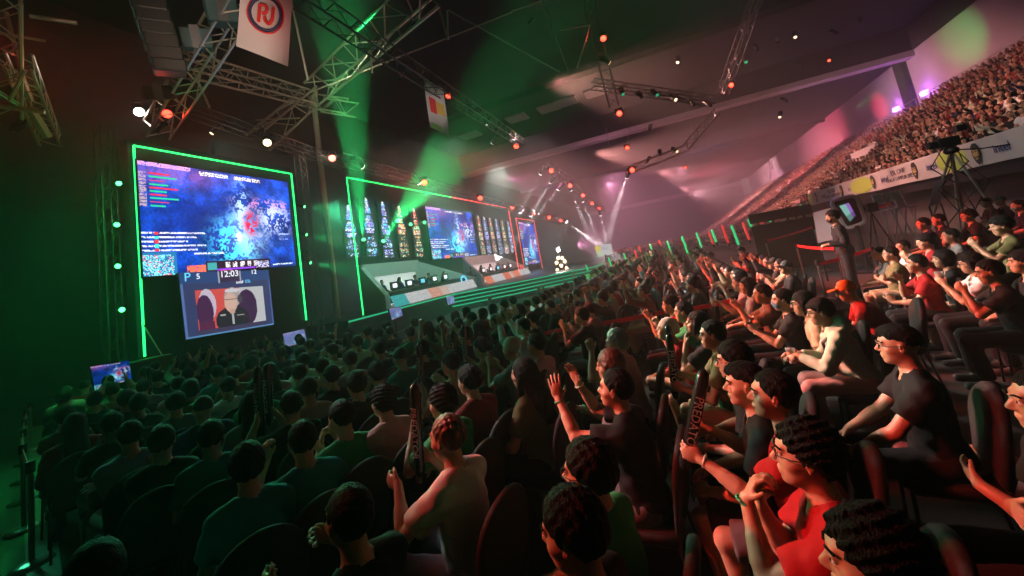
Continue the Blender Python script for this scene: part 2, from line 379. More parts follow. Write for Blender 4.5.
        up = (X-s.P[0])*n[0]+(Y-s.P[1])*n[1]+(Z-s.P[2])*n[2]
        # neckline, hem, gentle folds
        nl = s.neck+s.Yf*.012
        rad = np.sqrt((X-nl[0])**2+(Y-nl[1])**2)
        carve = np.maximum(rad-(.068 if not s.collar and slv != 'hood' else .060 if s.collar else .052), (.45 if slv != 'hood' else .475)-up); F.F[...] = np.maximum(F.F, -carve)
        F.F[...] = np.maximum(F.F, -.06-up)
        fa = 1.2
        F.F += (fa*(.0026*np.sin(X*38+Z*22+2*np.sin(Y*14))*np.sin(Z*47+Y*18)+.0020*np.sin(Y*60-Z*42+X*25))).astype(np.float32)
        return F.mesh()
    def trousers(s, h):
        hi = s.bhi.copy(); hi[2] = s.P[2]+.16; F = Field(s.blo, hi, h); i = .013; g = s.girth
        F.ell(s.P, (.160*g+i*.7, .125*g+i*.7, .115+i), s.Rm, .02)
        for sd in (1, -1):
            hip, kn, an = s.hip[sd], s.kn[sd], s.an[sd]
            if s.legs == 'shorts': F.cap(hip, hip+(kn-hip)*.92, .088+i, .075+i, .03, flat=True)
            else: F.cap(hip, kn, .084+i, .060+i, .03); F.cap(kn, an+np.array([0, 0, .02]), .060+i, .052+i, .02, flat=True)
        X, Y, Z = F.grid(); F.F[...] = np.maximum(F.F, Z-(s.P[2]+.07))
        F.F += (.002*np.sin(X*45+Y*40)*np.sin(Z*50+Y*22)).astype(np.float32)
        return F.mesh()
    def shoe(s, h, sd):
        pts = np.array([s.an[sd], s.an[sd]]); F = Field(pts.min(0)-np.array([.08, .12, .15]), pts.max(0)+np.array([.08, .25, .06]), h)
        for sd in (sd,):
            a = s.an[sd]; F.cap(a+np.array([0, -.03, -.04]), a+np.array([.01*sd, .15, -.052]), .048, .042, .02); F.cap(a+np.array([0, -.01, -.03]), a, .047, .045, .02)
        Z = F.grid()[2]; F.F[...] = np.maximum(F.F, .005-Z); return F.mesh()

def glasses_mesh(b):
    mb = MB(); hp = b.head_pt
    for sd in (1, -1):
        ring = [hp(sd*(.033+.024*math.cos(t)), .104-.008*abs(math.cos(t)), .008+.019*math.sin(t)) for t in [2*math.pi*i/12 for i in range(12)]]
        mb.tube(ring, .0021, 5, closed=True); mb.tube([hp(sd*.057, .096, .012), hp(sd*.084, .05, .012), hp(sd*.088, -.005, .012), hp(sd*.086, -.02, -.004)], .0021, 5)
    mb.tube([hp(-.009, .106, .012), hp(0, .109, .014), hp(.009, .106, .012)], .002, 5); return mb.mesh('glasses', BLK)
def eye_mesh(b, sd):
    mb = MB(); c = b.head_pt(sd*.031, .0795, .009); mb.sphere(c, .0118, 10, 8, 0)
    mb.sphere(b.head_pt(sd*.031, .0845, .009), .0082, 8, 6, 1); return mb.mesh('eye', [EYEW, EYED], True)
def brow_mesh(b, sd, hm):
    mb = MB(); mb.tube([b.head_pt(sd*.014, .0955, .030), b.head_pt(sd*.032, .093, .036), b.head_pt(sd*.050, .080, .031)], .0042, 6); return mb.mesh('eyebrow', hm)
print('defs', time.time()-T0)
# ================================================================== the crowd
COLS = {'black': (.012, .012, .014), 'white': (.78, .78, .78), 'red': (.36, .015, .018), 'dark red': (.20, .015, .02), 'teal': (.02, .25, .25), 'green': (.03, .28, .10),
        'grey': (.20, .20, .21), 'navy': (.02, .03, .09), 'tan': (.50, .36, .24), 'pink': (.55, .30, .30), 'cream': (.56, .62, .47), 'brown': (.18, .10, .06), 'olive': (.12, .12, .05), 'light blue': (.22, .36, .5)}
PCOL = {'black': (.015, .015, .018), 'jeans': (.12, .14, .2), 'khaki': (.42, .33, .22), 'grey': (.15, .15, .16), 'pink': (.5, .3, .28)}
TROU = mat('trousers_coloured', (.03, .03, .035), .8, bump=.3, bscale=12, spec=.2, objcol=True)
HMAT = {'orange': mat('cap_orange', (.85, .22, .03), .7), 'black': HAIR, 'brown': HAIR_BR, 'grey': HAIR_GR}
CAPM = mat('cap_cloth', (.5, .45, .38), .8, bump=.2, bscale=40); CAPD = mat('cap_dark', (.03, .05, .05), .8, bump=.2, bscale=40)
POSES = {
 'hands in lap': dict(),
 'clapping': dict(R=(.07, .36, 1.02), L=(-.04, .36, 1.04), Rd=(-.35, .45, .8), Ld=(.35, .45, .8), Rn=(-1, .1, 0), Ln=(1, .1, 0), curl=12),
 'arms raised': dict(R=(.15, .34, 1.30), L=(-.13, .36, 1.28), Rd=(-.2, .2, 1), Ld=(.2, .2, 1), Rn=(-1, .3, 0), Ln=(1, .3, 0), curl=14),
 'holding a phone': dict(R=(.07, .34, .98), L=(-.07, .34, .97), Rd=(-.3, .4, .7), Ld=(.3, .4, .7), Rn=(-.7, -.5, 0), Ln=(.7, -.5, 0), curl=50, hpitch=-8),
 'hand at the chin': dict(L=(-.07, .21, 1.02), Ld=(.35, -.1, 1), Ln=(.3, -1, 0), R=(-.02, .26, .74), Rd=(-1, .2, 0), curl=55),
 'arms folded': dict(R=(-.12, .22, .84), L=(.10, .25, .80), Rd=(-1, .1, .05), Ld=(1, .1, .1), Rn=(0, -1, -.2), Ln=(0, -1, .2), curl=20, lean=-2),
 'leaning forward': dict(lean=26, R=(.06, .50, .66), L=(-.05, .50, .66), Rd=(-.6, .7, 0), Ld=(.6, .7, 0), curl=45, hpitch=12),
 'holding clap sticks': dict(R=(.14, .36, 1.00), L=(-.14, .36, .98), Rd=(-.1, 1, .1), Ld=(.1, 1, .1), Rn=(-1, 0, 0), Ln=(1, 0, 0), curl=80),
 'one fist raised': dict(L=(-.20, .30, 1.35), Ld=(0, .1, 1), curl=70),
}
def blank_layers(b, h, hc=None, cloth=None):
    cl = cloth or h*1.25
    return [('body', b.body(h)), ('hair', b._hair(hc or h)), ('shirt', b.shirt(cl)), ('trousers', b.trousers(cl*1.4)), ('shoe', b.shoe(cl*1.4, 1)), ('shoe', b.shoe(cl*1.4, -1))]
def person_parts(b, h, hairm, skin, glasses=False, face=True, prefix=''):
    """meshes for one figure: list of (part name, mesh)"""
    mt = {'body': skin, 'hair': hairm, 'shirt': SHIRT, 'trousers': TROU, 'shoe': SHOE}
    if b.hair in ('cap', 'beanie'): mt['hair'] = CAPM if b.hair == 'beanie' else hairm if hairm.name == 'cap_orange' else CAPD
    out = [(('hat' if n == 'hair' and b.hair in ('cap', 'beanie') else n), np_mesh(n, V, Q, mt[n])) for n, (V, Q) in blank_layers(b, h)]
    if face:
        for sd in (1, -1): out += [('eye', eye_mesh(b, sd)), ('eyebrow', brow_mesh(b, sd, hairm))]
    if glasses: out.append(('glasses', glasses_mesh(b)))
    return out
def assemble(parts, scol, pcol):
    root = empty('person')
    for n, me in parts:
        o = bpy.data.objects.new(n, me); C.objects.link(o); o.parent = root
        o.color = (*(scol if n != 'trousers' else pcol), 1)
    return root
def merged_mesh(b, h, skin, lite=False):
    Vs, Qs, Ms, off = [], [], [], 0
    for i, (n, (V, Q)) in enumerate(blank_layers(b, h, cloth=h)):
        if lite and n == 'shoe': continue
        Vs.append(V); Qs.append(Q+off); Ms.append(np.full(len(Q), min(i, 4))); off += len(V)
    return np.concatenate(Vs), np.concatenate(Qs), np.concatenate(Ms)

# ---- banquet chair
def chair_pad(w, z0, z1, y, th, lean, round_top=True):
    pts = []
    n = 14
    if round_top:
        hgt = z1-z0; r = w/2
        pts = [(-r*.9, z0), (r*.9, z0)]+[(r*math.cos(math.pi*i/n)*(1 if i else 1), z0+hgt*.55+hgt*.45*math.sin(math.pi*i/n)) for i in range(n+1)]
    mb = MB(); layers = [(-th/2, .90), (-th*.42, .96), (-th*.2, 1), (th*.2, 1), (th*.42, .96), (th/2, .90)]; zc = (z0+z1)/2; N = len(pts); v = []
    for dy, s in layers:
        for x, z in pts:
            zz = zc+(z-zc)*s; v.append((x*s, y+dy-(zz-z0)*lean+.10*(x*s)**2/.05*.25, zz))
    fs = []
    for k in range(len(layers)-1):
        for i in range(N): fs.append((k*N+i, k*N+(i+1) % N, (k+1)*N+(i+1) % N, (k+1)*N+i))
    fs += [tuple(range(N))[::-1], tuple(range((len(layers)-1)*N, len(layers)*N))]
    mb.add(v, fs); return mb
def make_chair():
    root = empty('banquet_chair')
    s = MB(); prof = [(.90, .405), (.98, .415), (1, .43), (1, .445), (.97, .46), (.88, .468)]; base = [(-.20, -.19), (.20, -.19), (.22, -.1), (.22, .19), (.17, .235), (-.17, .235), (-.22, .19), (-.22, -.1)]
    v = [(x*k, y*k, z) for k, z in prof for x, y in base]; N = 8
    s.add(v, [(k*N+i, k*N+(i+1) % N, (k+1)*N+(i+1) % N, (k+1)*N+i) for k in range(5) for i in range(N)]+[tuple(range(N))[::-1], tuple(range(5*N, 6*N))])
    s.build('seat', CHAIRF, root, smooth=True)
    chair_pad(.45, .47, .97, -.215, .055, .16).build('backrest', CHAIRF, root, smooth=True)
    for sx in (1, -1):
        MB().tube([(sx*.19, .20, .41), (sx*.20, .23, 0)], .012).build('leg', CHAIRM, root)
        MB().tube([(sx*.19, -.18, .41), (sx*.20, -.26, 0)], .012).build('leg', CHAIRM, root)
    f = MB()
    for sx in (1, -1): f.tube([(sx*.19, .20, .40), (sx*.19, -.18, .40), (sx*.19, -.24, .56)], .011)
    f.tube([(-.19, .20, .40), (.19, .20, .40)], .011).build('seat_frame', CHAIRM, root)
    return root
def join_tree(root, name):
    vs, fs, ms, mats = [], [], [], []
    for ch in root.children:
        me = ch.data; o = len(vs); vs += [tuple(v.co) for v in me.vertices]
        for mm in me.materials:
            if mm not in mats: mats.append(mm)
        for p in me.polygons: fs.append(tuple(o+i for i in p.vertices)); ms.append(mats.index(me.materials[p.material_index]))
    mb = MB(); mb.v, mb.f, mb.m = vs, fs, ms; return mb.mesh(name, mats, True)
CHAIR = make_chair(); CHAIR_ONE = join_tree(CHAIR, 'banquet_chair_far'); chair_used = [False]
def place_chair(x, y, z, az, label, detailed=True):
    if detailed:
        c = CHAIR if not chair_used[0] else copy_tree(CHAIR)
        chair_used[0] = True
    else:
        c = bpy.data.objects.new('banquet_chair', CHAIR_ONE); C.objects.link(c)
    c.location = (x, y, z); c.rotation_euler = (0, 0, -az*D2R)
    tag(c, label, 'chair', 'banquet chairs on the arena floor')
    return c
TXT = []
def stick_text():
    if not TXT:
        t = bpy.data.curves.new('lettering', 'FONT'); t.body = 'PREDATOR'; t.size = .062; t.align_x = 'CENTER'; t.align_y = 'CENTER'; t.extrude = .0008; t.resolution_u = 2
        o = bpy.data.objects.new('lettering', t); C.objects.link(o); me = bpy.data.meshes.new_from_object(o.evaluated_get(bpy.context.evaluated_depsgraph_get())); bpy.data.objects.remove(o); me.materials.clear(); me.materials.append(LETTER); TXT.append(me)
    return TXT[0]
def stick(center, axis, label, L=.58, r=.034, detailed=True):
    """inflated clapping stick: black tube with pale lettering patches"""
    ax = unit(axis); root = empty('clapping_stick', tuple(center), 0, label, 'clapping stick', 'clapping sticks in the crowd')
    q = Vector((0, 0, 1)).rotation_difference(Vector(ax)); root.rotation_mode = 'QUATERNION'; root.rotation_quaternion = q
    MB().lathe((0, 0, -.12), [(.006, 0), (r*.8, .02), (r, .05), (r, L-.05), (r*.8, L-.02), (.006, L)], 12).build('tube', STICKM, root, smooth=True)
    if detailed:
        for s_ in (1, -1):
            o = bpy.data.objects.new('lettering', stick_text()); C.objects.link(o); o.parent = root
            o.matrix_local = Matrix.Rotation(math.pi*(0 if s_ > 0 else 1), 4, 'Z')@Matrix(((0, 1, 0, 0), (0, 0, -1, -r-.001), (-1, 0, 0, L*.45-.1), (0, 0, 0, 1)))
    return root
STICKM = mat('stick_film', (.015, .017, .018), .25); LETTER = mat('pale_lettering', (.6, .6, .6), .6)

occupied = []   # (x, y)
PEOPLE = []
def to_world(b, root_loc, az, p):
    a = -az*D2R; return np.array(root_loc)+rotz(a)@np.array(p)
def seat_from_pixel(b, px, py, az, zb):
    hcw = rotz(-az*D2R)@b.hc; P = atz(px, py, zb+b.hc[2]-.0); return P[0]-hcw[0], P[1]-hcw[1], zb
def hero(px, py, az, pose, shirt, hair, label, chairlabel, zb=0., pants='black', hm='black', glasses=False, skin=SKIN, h=None, hd=None, chair=True, pos=None, sticks=(), band=None, mask=None, extra=None, **kw):
    k = dict(POSES[pose]); k.update(kw); k['hair'] = hair; b = Body(**k)
    x, y, z = seat_from_pixel(b, px, py, az, zb)
    if pos: x, y = pos
    dist = math.hypot(x, y); h = h or (.0068 if dist < 2.9 else .0085 if dist < 4.6 else .0105)
    root = assemble(person_parts(b, h, HMAT[hm], skin, glasses, face=dist < 9), COLS[shirt], PCOL[pants])
    root.location = (x, y, z); root.rotation_euler = (0, 0, -az*D2R)
    tag(root, label, 'person', 'spectators on the arena floor')
    if band is not None:
        for sd, bm in band:
            G = b.hand_geo[sd]; w = b.wr[sd]-G['d']*.015; mb = MB(); u, v = G['th'], G['n']
            mb.tube([w+(u*math.cos(t)+v*math.sin(t))*.031 for t in [2*math.pi*i/12 for i in range(12)]], .006, 6, closed=True); mb.build('wristband', bm, root)
    if mask is not None:
        F = Field(b.hc-.14, b.hc+.14, .006); F.ell(b.head_pt(0, .045, -.05), (.062, .058, .052), b.H, .02); F.ell(b.head_pt(0, .085, -.03), (.03, .025, .03), b.H, .02)
        X, Y, Z = F.grid(); l1 = (X-b.hc[0])*b.H[0, 1]+(Y-b.hc[1])*b.H[1, 1]+(Z-b.hc[2])*b.H[2, 1]; F.F[...] = np.maximum(F.F, .02-l1)
        V, Q = F.mesh(); o = bpy.data.objects.new('face_mask', np_mesh('face_mask', V, Q, mask)); C.objects.link(o); o.parent = root
    for i, (sd, lab) in enumerate(sticks):
        G = b.hand_geo[sd]; cpos = to_world(b, (x, y, z), az, b.wr[sd]+G['d']*.075+G['n']*.03); axw = rotz(-az*D2R)@(G['th']*1.0)
        stick(cpos, axw, lab)
    if extra: extra(b, root, (x, y, z), az)
    if chair: place_chair(x, y, zb, az, chairlabel)
    occupied.append((x, y)); PEOPLE.append((dist, root)); return b, root

WB_W = mat('wristband_white', (.75, .78, .72), .5); WB_G = mat('wristband_green', (.05, .5, .2), .5); MASK_B = mat('mask_blue', (.10, .22, .38), .7); MASK_K = mat('mask_black', (.012, .012, .012), .7)
MASK_T = mat('mask_teal', (.08, .4, .38), .7)
def cup(sd, liquid, label):
    def f(b, root, loc, az):
        G = b.hand_geo[sd]; c = to_world(b, loc, az, b.wr[sd]+G['d']*.08+G['n']*.035)
        r = empty('plastic_cup', tuple(c), 0, label, 'cup', None)
        MB().lathe((0, 0, -.05), [(.028, 0), (.030, .004), (.042, .14), (.044, .142)], 16).build('cup_body', CUPM, r, smooth=True)
        MB().lathe((0, 0, -.047), [(.026, 0), (.036, .10)], 14).build('drink', liquid, r, smooth=True)
        MB().cyl((0, .005, -.02), (.015, .01, .16), .004).build('straw', BLK, r)
    return f
CUPM = mat('clear_cup', (.85, .9, .9), .1, alpha=.35); COLA = mat('amber_drink', (.75, .22, .05), .2); ICE = mat('pale_drink', (.6, .62, .6), .3)
def crossbag(b, root, loc, az):
    mb = MB(); P = b.P; X, Y, Z = b.X, b.Yf, b.Z; pts = []
    for i in range(17):
        t = 2*math.pi*i/16; pts.append(P+Z*(.26+.20*math.cos(t+.35))+X*(.175*math.sin(t)*.95)+Y*(.145*math.cos(t)*(-1 if False else 1)*0+(.15 if math.sin(t*1+0) > 9 else 0)))
    a = P+Z*.47-X*.10; c = P+Z*.12+X*.17
    front = [a+Y*.02, P+Z*.42-X*.06+Y*.125, P+Z*.30+X*.02+Y*.145, P+Z*.18+X*.10+Y*.145, c+Y*.03]
    back = [c+Y*.03, P+Z*.18+X*.10-Y*.13, P+Z*.30+X*.02-Y*.14, P+Z*.42-X*.06-Y*.12, a+Y*.02]
    mb.tube(front, .014, 6); mb.tube(back, .014, 6)
    o = mb.build('bag_strap', BLK, root)
    q = MB(); q.sphere(P+Z*.22+X*.07+Y*.165, .10, 14, 9, sc_=(1, .45, .62)); q.build('bag_pouch', BLK, root, smooth=True)
LF = dict(hyaw=0)

# ---- nearest people, placed from where their heads are
hero(805, 455, -82, 'hand at the chin', 'red', 'curly', 'person in red T-shirt and black-rimmed glasses biting fingers, wristband on raised forearm', 'dark chair under the red-shirted person in glasses biting fingers', glasses=True, legs='shorts', pants='grey', girth=1.12, hyaw=0, hpitch=4, L=(-.05, .30, 1.04), Ld=(.15, -.55, .8), Ln=(0, -.9, -.4), Lpole=(-.4, .6, -1), R=(.02, .26, .98), Rd=(-.2, -.1, 1), Rn=(0, -1, 0), band=[(-1, WB_G)])
hero(772, 395, -82, 'holding clap sticks', 'red', 'short', 'broad person in bright red T-shirt with white wristband holding up a clapping stick', 'dark chair under the broad red-shirted person with a clapping stick', girth=1.2, hyaw=4, hpitch=6, legs='shorts', pants='grey', L=(-.16, .46, .92), Ld=(.1, .85, .35), R=(.12, .42, .96), band=[(-1, WB_W)], sticks=[(-1, 'black clapping stick held by the broad person in bright red T-shirt')])
hero(745, 385, -84, 'hands in lap', 'black', 'under', 'slim young person in black T-shirt, profile beside the broad red-shirted person', 'dark chair under the slim young person in black T-shirt', legs='shorts', hyaw=2, hpitch=3)
hero(733, 361, -84, 'hands in lap', 'black', 'thick', 'person in black shirt and glasses, third from the finger-biting person along the row', 'dark chair under the third person along the red-lit row', glasses=True, hyaw=3, lean=8)
hero(712, 335, -85, 'holding clap sticks', 'olive', 'short', 'person in olive shirt with long nose profile holding two black clapping sticks', 'dark chair under the olive-shirted person with two sticks', legs='shorts', pants='khaki', hyaw=2, L=(-.16, .38, .80), R=(.10, .40, .84), sticks=[(-1, 'black clapping stick leaning down from the olive-shirted person, nearer of two'), (1, 'black clapping stick in far hand of the olive-shirted person')])
hero(697, 324, -86, 'hand at the chin', 'black', 'bob', 'smiling person in black top looking up with a bobbed haircut', 'dark chair under the smiling person with bobbed hair', legs='shorts', hpitch=14)
hero(683, 312, -86, 'clapping', 'green', 'short', 'clapping person in green shirt beyond the smiling bobbed-hair person', 'dark chair under the clapping green-shirted person')
hero(670, 305, -86, 'clapping', 'red', 'thick', 'clapping person in red shirt with hands lifted to the face beside the belt barrier', 'dark chair under the clapping red-shirted person by the belt')
hero(667, 330, -84, 'leaning forward', 'red', 'beanie', 'person in red jacket and pale knitted cap bending over clapping hands', 'dark chair under the pale knitted cap wearer')
hero(872, 562, -80, 'hands in lap', 'dark red', 'curly', 'person with curly hair in ribbed dark red shirt at the bottom edge', 'dark chair under the curly-haired person in ribbed dark red shirt', hm='black', lean=14, girth=1.1)
# row beyond the aisle
hero(898, 345, -78, 'hands in lap', 'black', 'under', 'person in plain black T-shirt with thin round glasses and undercut, hands down', 'dark chair under the undercut person in black T-shirt', glasses=True, hyaw=-2, lean=3, girth=1.05, L=(-.16, .42, .60), R=(.10, .42, .62), curl=60)
hero(820, 312, -82, 'leaning forward', 'cream', 'fringe', 'person in cream hooded sweatshirt and glasses with crossbody bag, leaning over a cup', 'dark chair under the cream hooded sweatshirt wearer', glasses=True, sleeve='hood', pants='pink', lean=18, hpitch=-6, L=(-.04, .46, .78), R=(.05, .44, .78), extra=lambda b, r, l, a: (crossbag(b, r, l, a), cup(-1, COLA, 'clear plastic cup of amber drink held by the cream hoodie wearer')(b, r, l, a)))
hero(803, 304, -84, 'hands in lap', 'tan', 'bob', 'person in tan top and glasses just beyond the cream hooded sweatshirt', 'dark chair under the tan top wearer beyond the cream hoodie', glasses=True, lean=14)
hero(782, 300, -84, 'clapping', 'black', 'short', 'person in black T-shirt and blue face mask with green wristband clapping', 'dark chair under the blue face mask wearer', mask=MASK_B, L=(-.06, .40, .88), R=(.05, .40, .86), band=[(1, WB_G)])
hero(762, 294, -85, 'clapping', 'brown', 'short', 'clapping person in brown shirt next to the blue face mask wearer', 'dark chair under the clapping brown-shirted person')
hero(747, 286, -85, 'hands in lap', 'grey', 'long', 'person with long hair in grey top laughing, beyond the brown-shirted clapper', 'dark chair under the laughing long-haired person in grey')
hero(739, 283, -86, 'one fist raised', 'pink', 'short', 'person in pale pink shirt lifting a clear cup, beside the long-haired grey top', 'dark chair under the pale pink shirt with raised cup', L=(-.12, .42, .95), Ld=(0, 1, .3), extra=cup(-1, ICE, 'clear plastic cup of pale drink lifted by the pale pink shirt wearer'))
# right block on the low platform
Z1, Z2, Z3 = 0., .15, .33
hero(890, 254, -78, 'arms folded', 'olive', 'short', 'heavy person in dark V-neck T-shirt with arms folded and gold print on chest', 'dark chair under the arms-folded V-neck wearer', zb=Z1, girth=1.2, pants='khaki', legs='shorts', skin=SKIN_B)
hero(879, 254, -80, 'leaning forward', 'grey', 'short', 'person in grey shirt leaning forward beyond the arms-folded V-neck wearer', 'dark chair under the grey leaning person beyond the V-neck wearer', zb=Z1, lean=14)
hero(916, 264, -76, 'clapping', 'red', 'short', 'shouting person in open red jacket over dark shirt with one hand up', 'dark chair under the shouting red jacket wearer', zb=Z1, R=(.05, .26, 1.0), L=(-.06, .40, .72), band=[(1, WB_G)], hpitch=5)
hero(943, 259, -74, 'hands in lap', 'black', 'bob', 'smiling person in black V-neck top with wristwatch resting hand on knee', 'dark chair under the smiling black V-neck wearer', zb=Z1, skin=SKIN_B, L=(-.10, .46, .74), legs='long', pants='khaki', band=[(-1, WB_W)])
hero(970, 263, -74, 'holding a phone', 'white', 'bob', 'person in white T-shirt and glasses with chin-length hair holding a drink', 'dark chair under the white T-shirt and glasses wearer', zb=Z1, glasses=True, extra=cup(-1, COLA, 'clear cup held by the white T-shirt and glasses wearer'))
hero(989, 272, -72, 'holding a phone', 'black', 'short', 'person in sleeveless black top holding both hands up before the mouth', 'dark chair under the sleeveless black top wearer', zb=Z1, skin=SKIN_B, L=(-.05, .34, 1.0), R=(.06, .34, .98), lean=10)
hero(1022, 262, -72, 'hands in lap', 'black', 'thick', 'person in black at the right edge half outside the frame', 'dark chair under the person half outside the right edge', zb=Z1)
hero(846, 291, -80, 'leaning forward', 'red', 'cap', 'person in bright orange cap and red shirt bent forward near the V-neck wearer', 'dark chair under the bright orange cap wearer', hm='orange', hpitch=-14, lean=32)
hero(1046, 402, -80, 'arms folded', 'black', 'short', 'dim person in black shirt at the right edge with arms folded, half out of frame', 'chair under the dim black shirt at the right edge', skin=SKIN_B)
hero(903, 247, -80, 'hands in lap', 'white', 'short', 'person in white T-shirt turning away behind the arms-folded V-neck wearer', 'dark chair under the white T-shirt wearer turning away', zb=Z1, hyaw=20)
hero(925, 242, -80, 'holding a phone', 'dark red', 'thick', 'person in dark red shirt raising a camera to the face', 'dark chair under the dark red shirt with camera', zb=Z2)
hero(950, 236, -76, 'hands in lap', 'grey', 'short', 'person in patterned grey shirt with short dark hair, second riser row', 'dark chair under the patterned grey shirt', zb=Z2, skin=SKIN_B)
hero(923, 224, -80, 'hands in lap', 'navy', 'short', 'person in navy shirt, farthest head of the riser group near the tripod', 'dark chair under the navy shirt near the tripod', zb=Z3)
hero(938, 220, -78, 'hands in lap', 'black', 'short', 'person in black jacket next to the navy shirt on the riser', 'dark chair under the black jacket next to the navy shirt', zb=Z3)
hero(968, 216, -80, 'hands in lap', 'black', 'curly', 'person in striped black shirt and spectacles below the tripod camera', 'dark chair under the striped black shirt', zb=Z3, glasses=True)
hero(1001, 226, -74, 'holding a phone', 'olive', 'thick', 'person in olive shirt with green wristband filming with a camera', 'dark chair under the olive shirt filming', zb=Z3, band=[(1, WB_G)])
hero(986, 203, -80, 'hands in lap', 'dark red', 'short', 'person in dark red shirt with green wristband beneath the banner', 'dark chair under the dark red shirt beneath the banner', zb=Z3+.08, band=[(-1, WB_G)])
hero(1000, 201, -80, 'hands in lap', 'black', 'cap', 'person in dark cap and black shirt beneath the banner', 'dark chair under the dark cap beneath the banner', zb=Z3+.08)
hero(1018, 206, -80, 'hands in lap', 'black', 'short', 'person in teal face mask at the right edge beneath the banner', 'dark chair under the teal face mask', zb=Z3, mask=MASK_T)
# aisle-side row on the left of the camera
hero(615, 389, -84, 'arms raised', 'black', 'short', 'clapping person in black polo with white collar and two wristbands', 'dark chair under the black polo with white collar', collar=True, hpitch=6, girth=1.1, L=(-.10, .43, 1.17), R=(.12, .36, 1.20), band=[(-1, WB_G), (1, WB_W)], pants='grey')
hero(610, 366, -86, 'hands in lap', 'grey', 'bob', 'person with brown bobbed hair beyond the black polo, green band on wrist', 'dark chair under the brown bobbed hair', hm='brown', R=(.04, .38, .86), band=[(1, WB_G)])
hero(617, 343, -86, 'one fist raised', 'pink', 'thick', 'grey-haired person in pink shirt raising a hand before the face', 'dark chair under the grey-haired pink shirt', hm='grey', L=(-.10, .30, 1.16))
hero(588, 473, -84, 'hands in lap', 'green', 'thick', 'person in dark green collar and wire glasses, behind the row of chairs edge-on', 'dark chair under the wire glasses and green collar', glasses=True, collar=True, pants='pink')
hero(572, 532, -84, 'clapping', 'black', 'thick', 'person with thick black hair clapping low at the bottom edge', 'dark chair under the low clapping thick-haired person', L=(-.10, .42, .82), R=(.02, .44, .80), pants='pink', hpitch=-5)
hero(447, 438, -80, 'holding clap sticks', 'white', 'short', 'person with cropped brown hair in pale T-shirt holding clapping sticks', 'dark round-backed chair behind the cropped brown hair and pale T-shirt', hm='brown', pants='jeans', hyaw=5, sticks=[(1, 'black clapping stick with white lettering held by the pale T-shirt wearer')])
hero(442, 403, -78, 'hand at the chin', 'green', 'curly', 'person with curly black hair in green shirt lifting a fist to the chin', 'dark chair under the curly hair and green shirt', L=(-.10, .30, 1.02))
hero(469, 381, -76, 'hands in lap', 'dark red', 'thick', 'person in dark red T-shirt with straight black hair seen from behind', 'dark chair under the dark red T-shirt', girth=1.15)
hero(450, 364, -78, 'holding clap sticks', 'tan', 'short', 'person in tan shirt with bag strap over the shoulder', 'dark chair under the tan shirt with bag strap', girth=1.1, sticks=[(-1, 'pale-edged clapping stick held across by the tan shirt wearer')])
hero(523, 374, -82, 'hands in lap', 'olive', 'long', 'person with long black hair in olive top seen from behind', 'dark chair behind the long black hair')
hero(511, 349, -80, 'clapping', 'grey', 'beanie', 'person in cream knitted cap clapping beyond the long black hair', 'dark chair under the cream knitted cap')
hero(536, 345, -80, 'hands in lap', 'pink', 'short', 'person in dusty pink shirt, red cap behind the cream knitted cap', 'dark chair under the dusty pink shirt')
hero(481, 348, -78, 'holding clap sticks', 'tan', 'short', 'person in light tan shirt with two thin clapping sticks in front', 'dark chair under the light tan shirt with thin sticks', sticks=[(1, 'thin clapping stick raised before the light tan shirt, upright'), (-1, 'thin clapping stick before the light tan shirt, nearer hand')])
hero(383, 402, -74, 'one fist raised', 'pink', 'curly', 'person in pale pink T-shirt with curly hair lifting an iced drink', 'dark round-backed chair behind the pale pink T-shirt and iced drink', L=(-.14, .38, .95), Ld=(0, 1, .3), curl=60, extra=cup(-1, ICE, 'clear cup of iced drink with dark straw held by the curly-haired pale pink shirt'))
hero(341, 418, -68, 'holding a phone', 'green', 'short', 'person in bright green shirt with head turned left, phone in hands', 'dark chair under the bright green shirt', hyaw=16, girth=1.05)
hero(302, 441, -66, 'one fist raised', 'teal', 'short', 'person in dark teal shirt with rim-lit ear and both forearms lifted', 'dark chair under the dark teal shirt with lifted forearms', L=(-.16, .30, 1.1), R=(.2, .34, 1.0))
hero(291, 406, -66, 'holding clap sticks', 'black', 'short', 'person in black shirt holding two tall dark clapping sticks upright', 'dark chair under the holder of two tall upright sticks', L=(-.22, .30, 1.12), R=(-.06, .34, 1.12), sticks=[(-1, 'tall dark clapping stick held upright, left one of the crossed pair'), (1, 'tall dark clapping stick held upright, right one of the crossed pair')])
hero(356, 385, -70, 'hands in lap', 'black', 'thick', 'person in black shirt with thick hair between pale pink T-shirt and green cap', 'dark chair under the thick-haired black shirt in the middle')
hero(377, 374, -70, 'hand at the chin', 'black', 'thick', 'person in black shirt with bright wristband holding the chin', 'dark chair under the chin-holding black shirt', band=[(-1, WB_G)])
hero(308, 390, -64, 'hands in lap', 'pink', 'short', 'person in pale pink T-shirt with head bent left of the bright green shirt', 'dark round-backed chair behind the head-bent pale pink T-shirt', hpitch=-8)
hero(322, 368, -66, 'hands in lap', 'teal', 'short', 'person in bright teal top, rim light along the shoulder', 'dark chair under the bright teal top')
hero(299, 374, -64, 'hands in lap', 'green', 'short', 'person in dim green shirt left of the bright teal top', 'dark chair under the dim green shirt')
hero(350, 361, -68, 'holding a phone', 'pink', 'fringe', 'person in pink shirt lifting a phone with a wristwatch beyond the teal top', 'dark chair under the pink shirt lifting a phone', band=[(-1, WB_G)])
hero(400, 358, -72, 'hands in lap', 'teal', 'cap', 'person in green cap and dark teal shirt holding a raised stick', 'dark chair under the green cap')
hero(379, 350, -70, 'hands in lap', 'black', 'short', 'person in black shirt straight beyond the green cap, first of two', 'dark chair under the black shirt beyond the green cap')
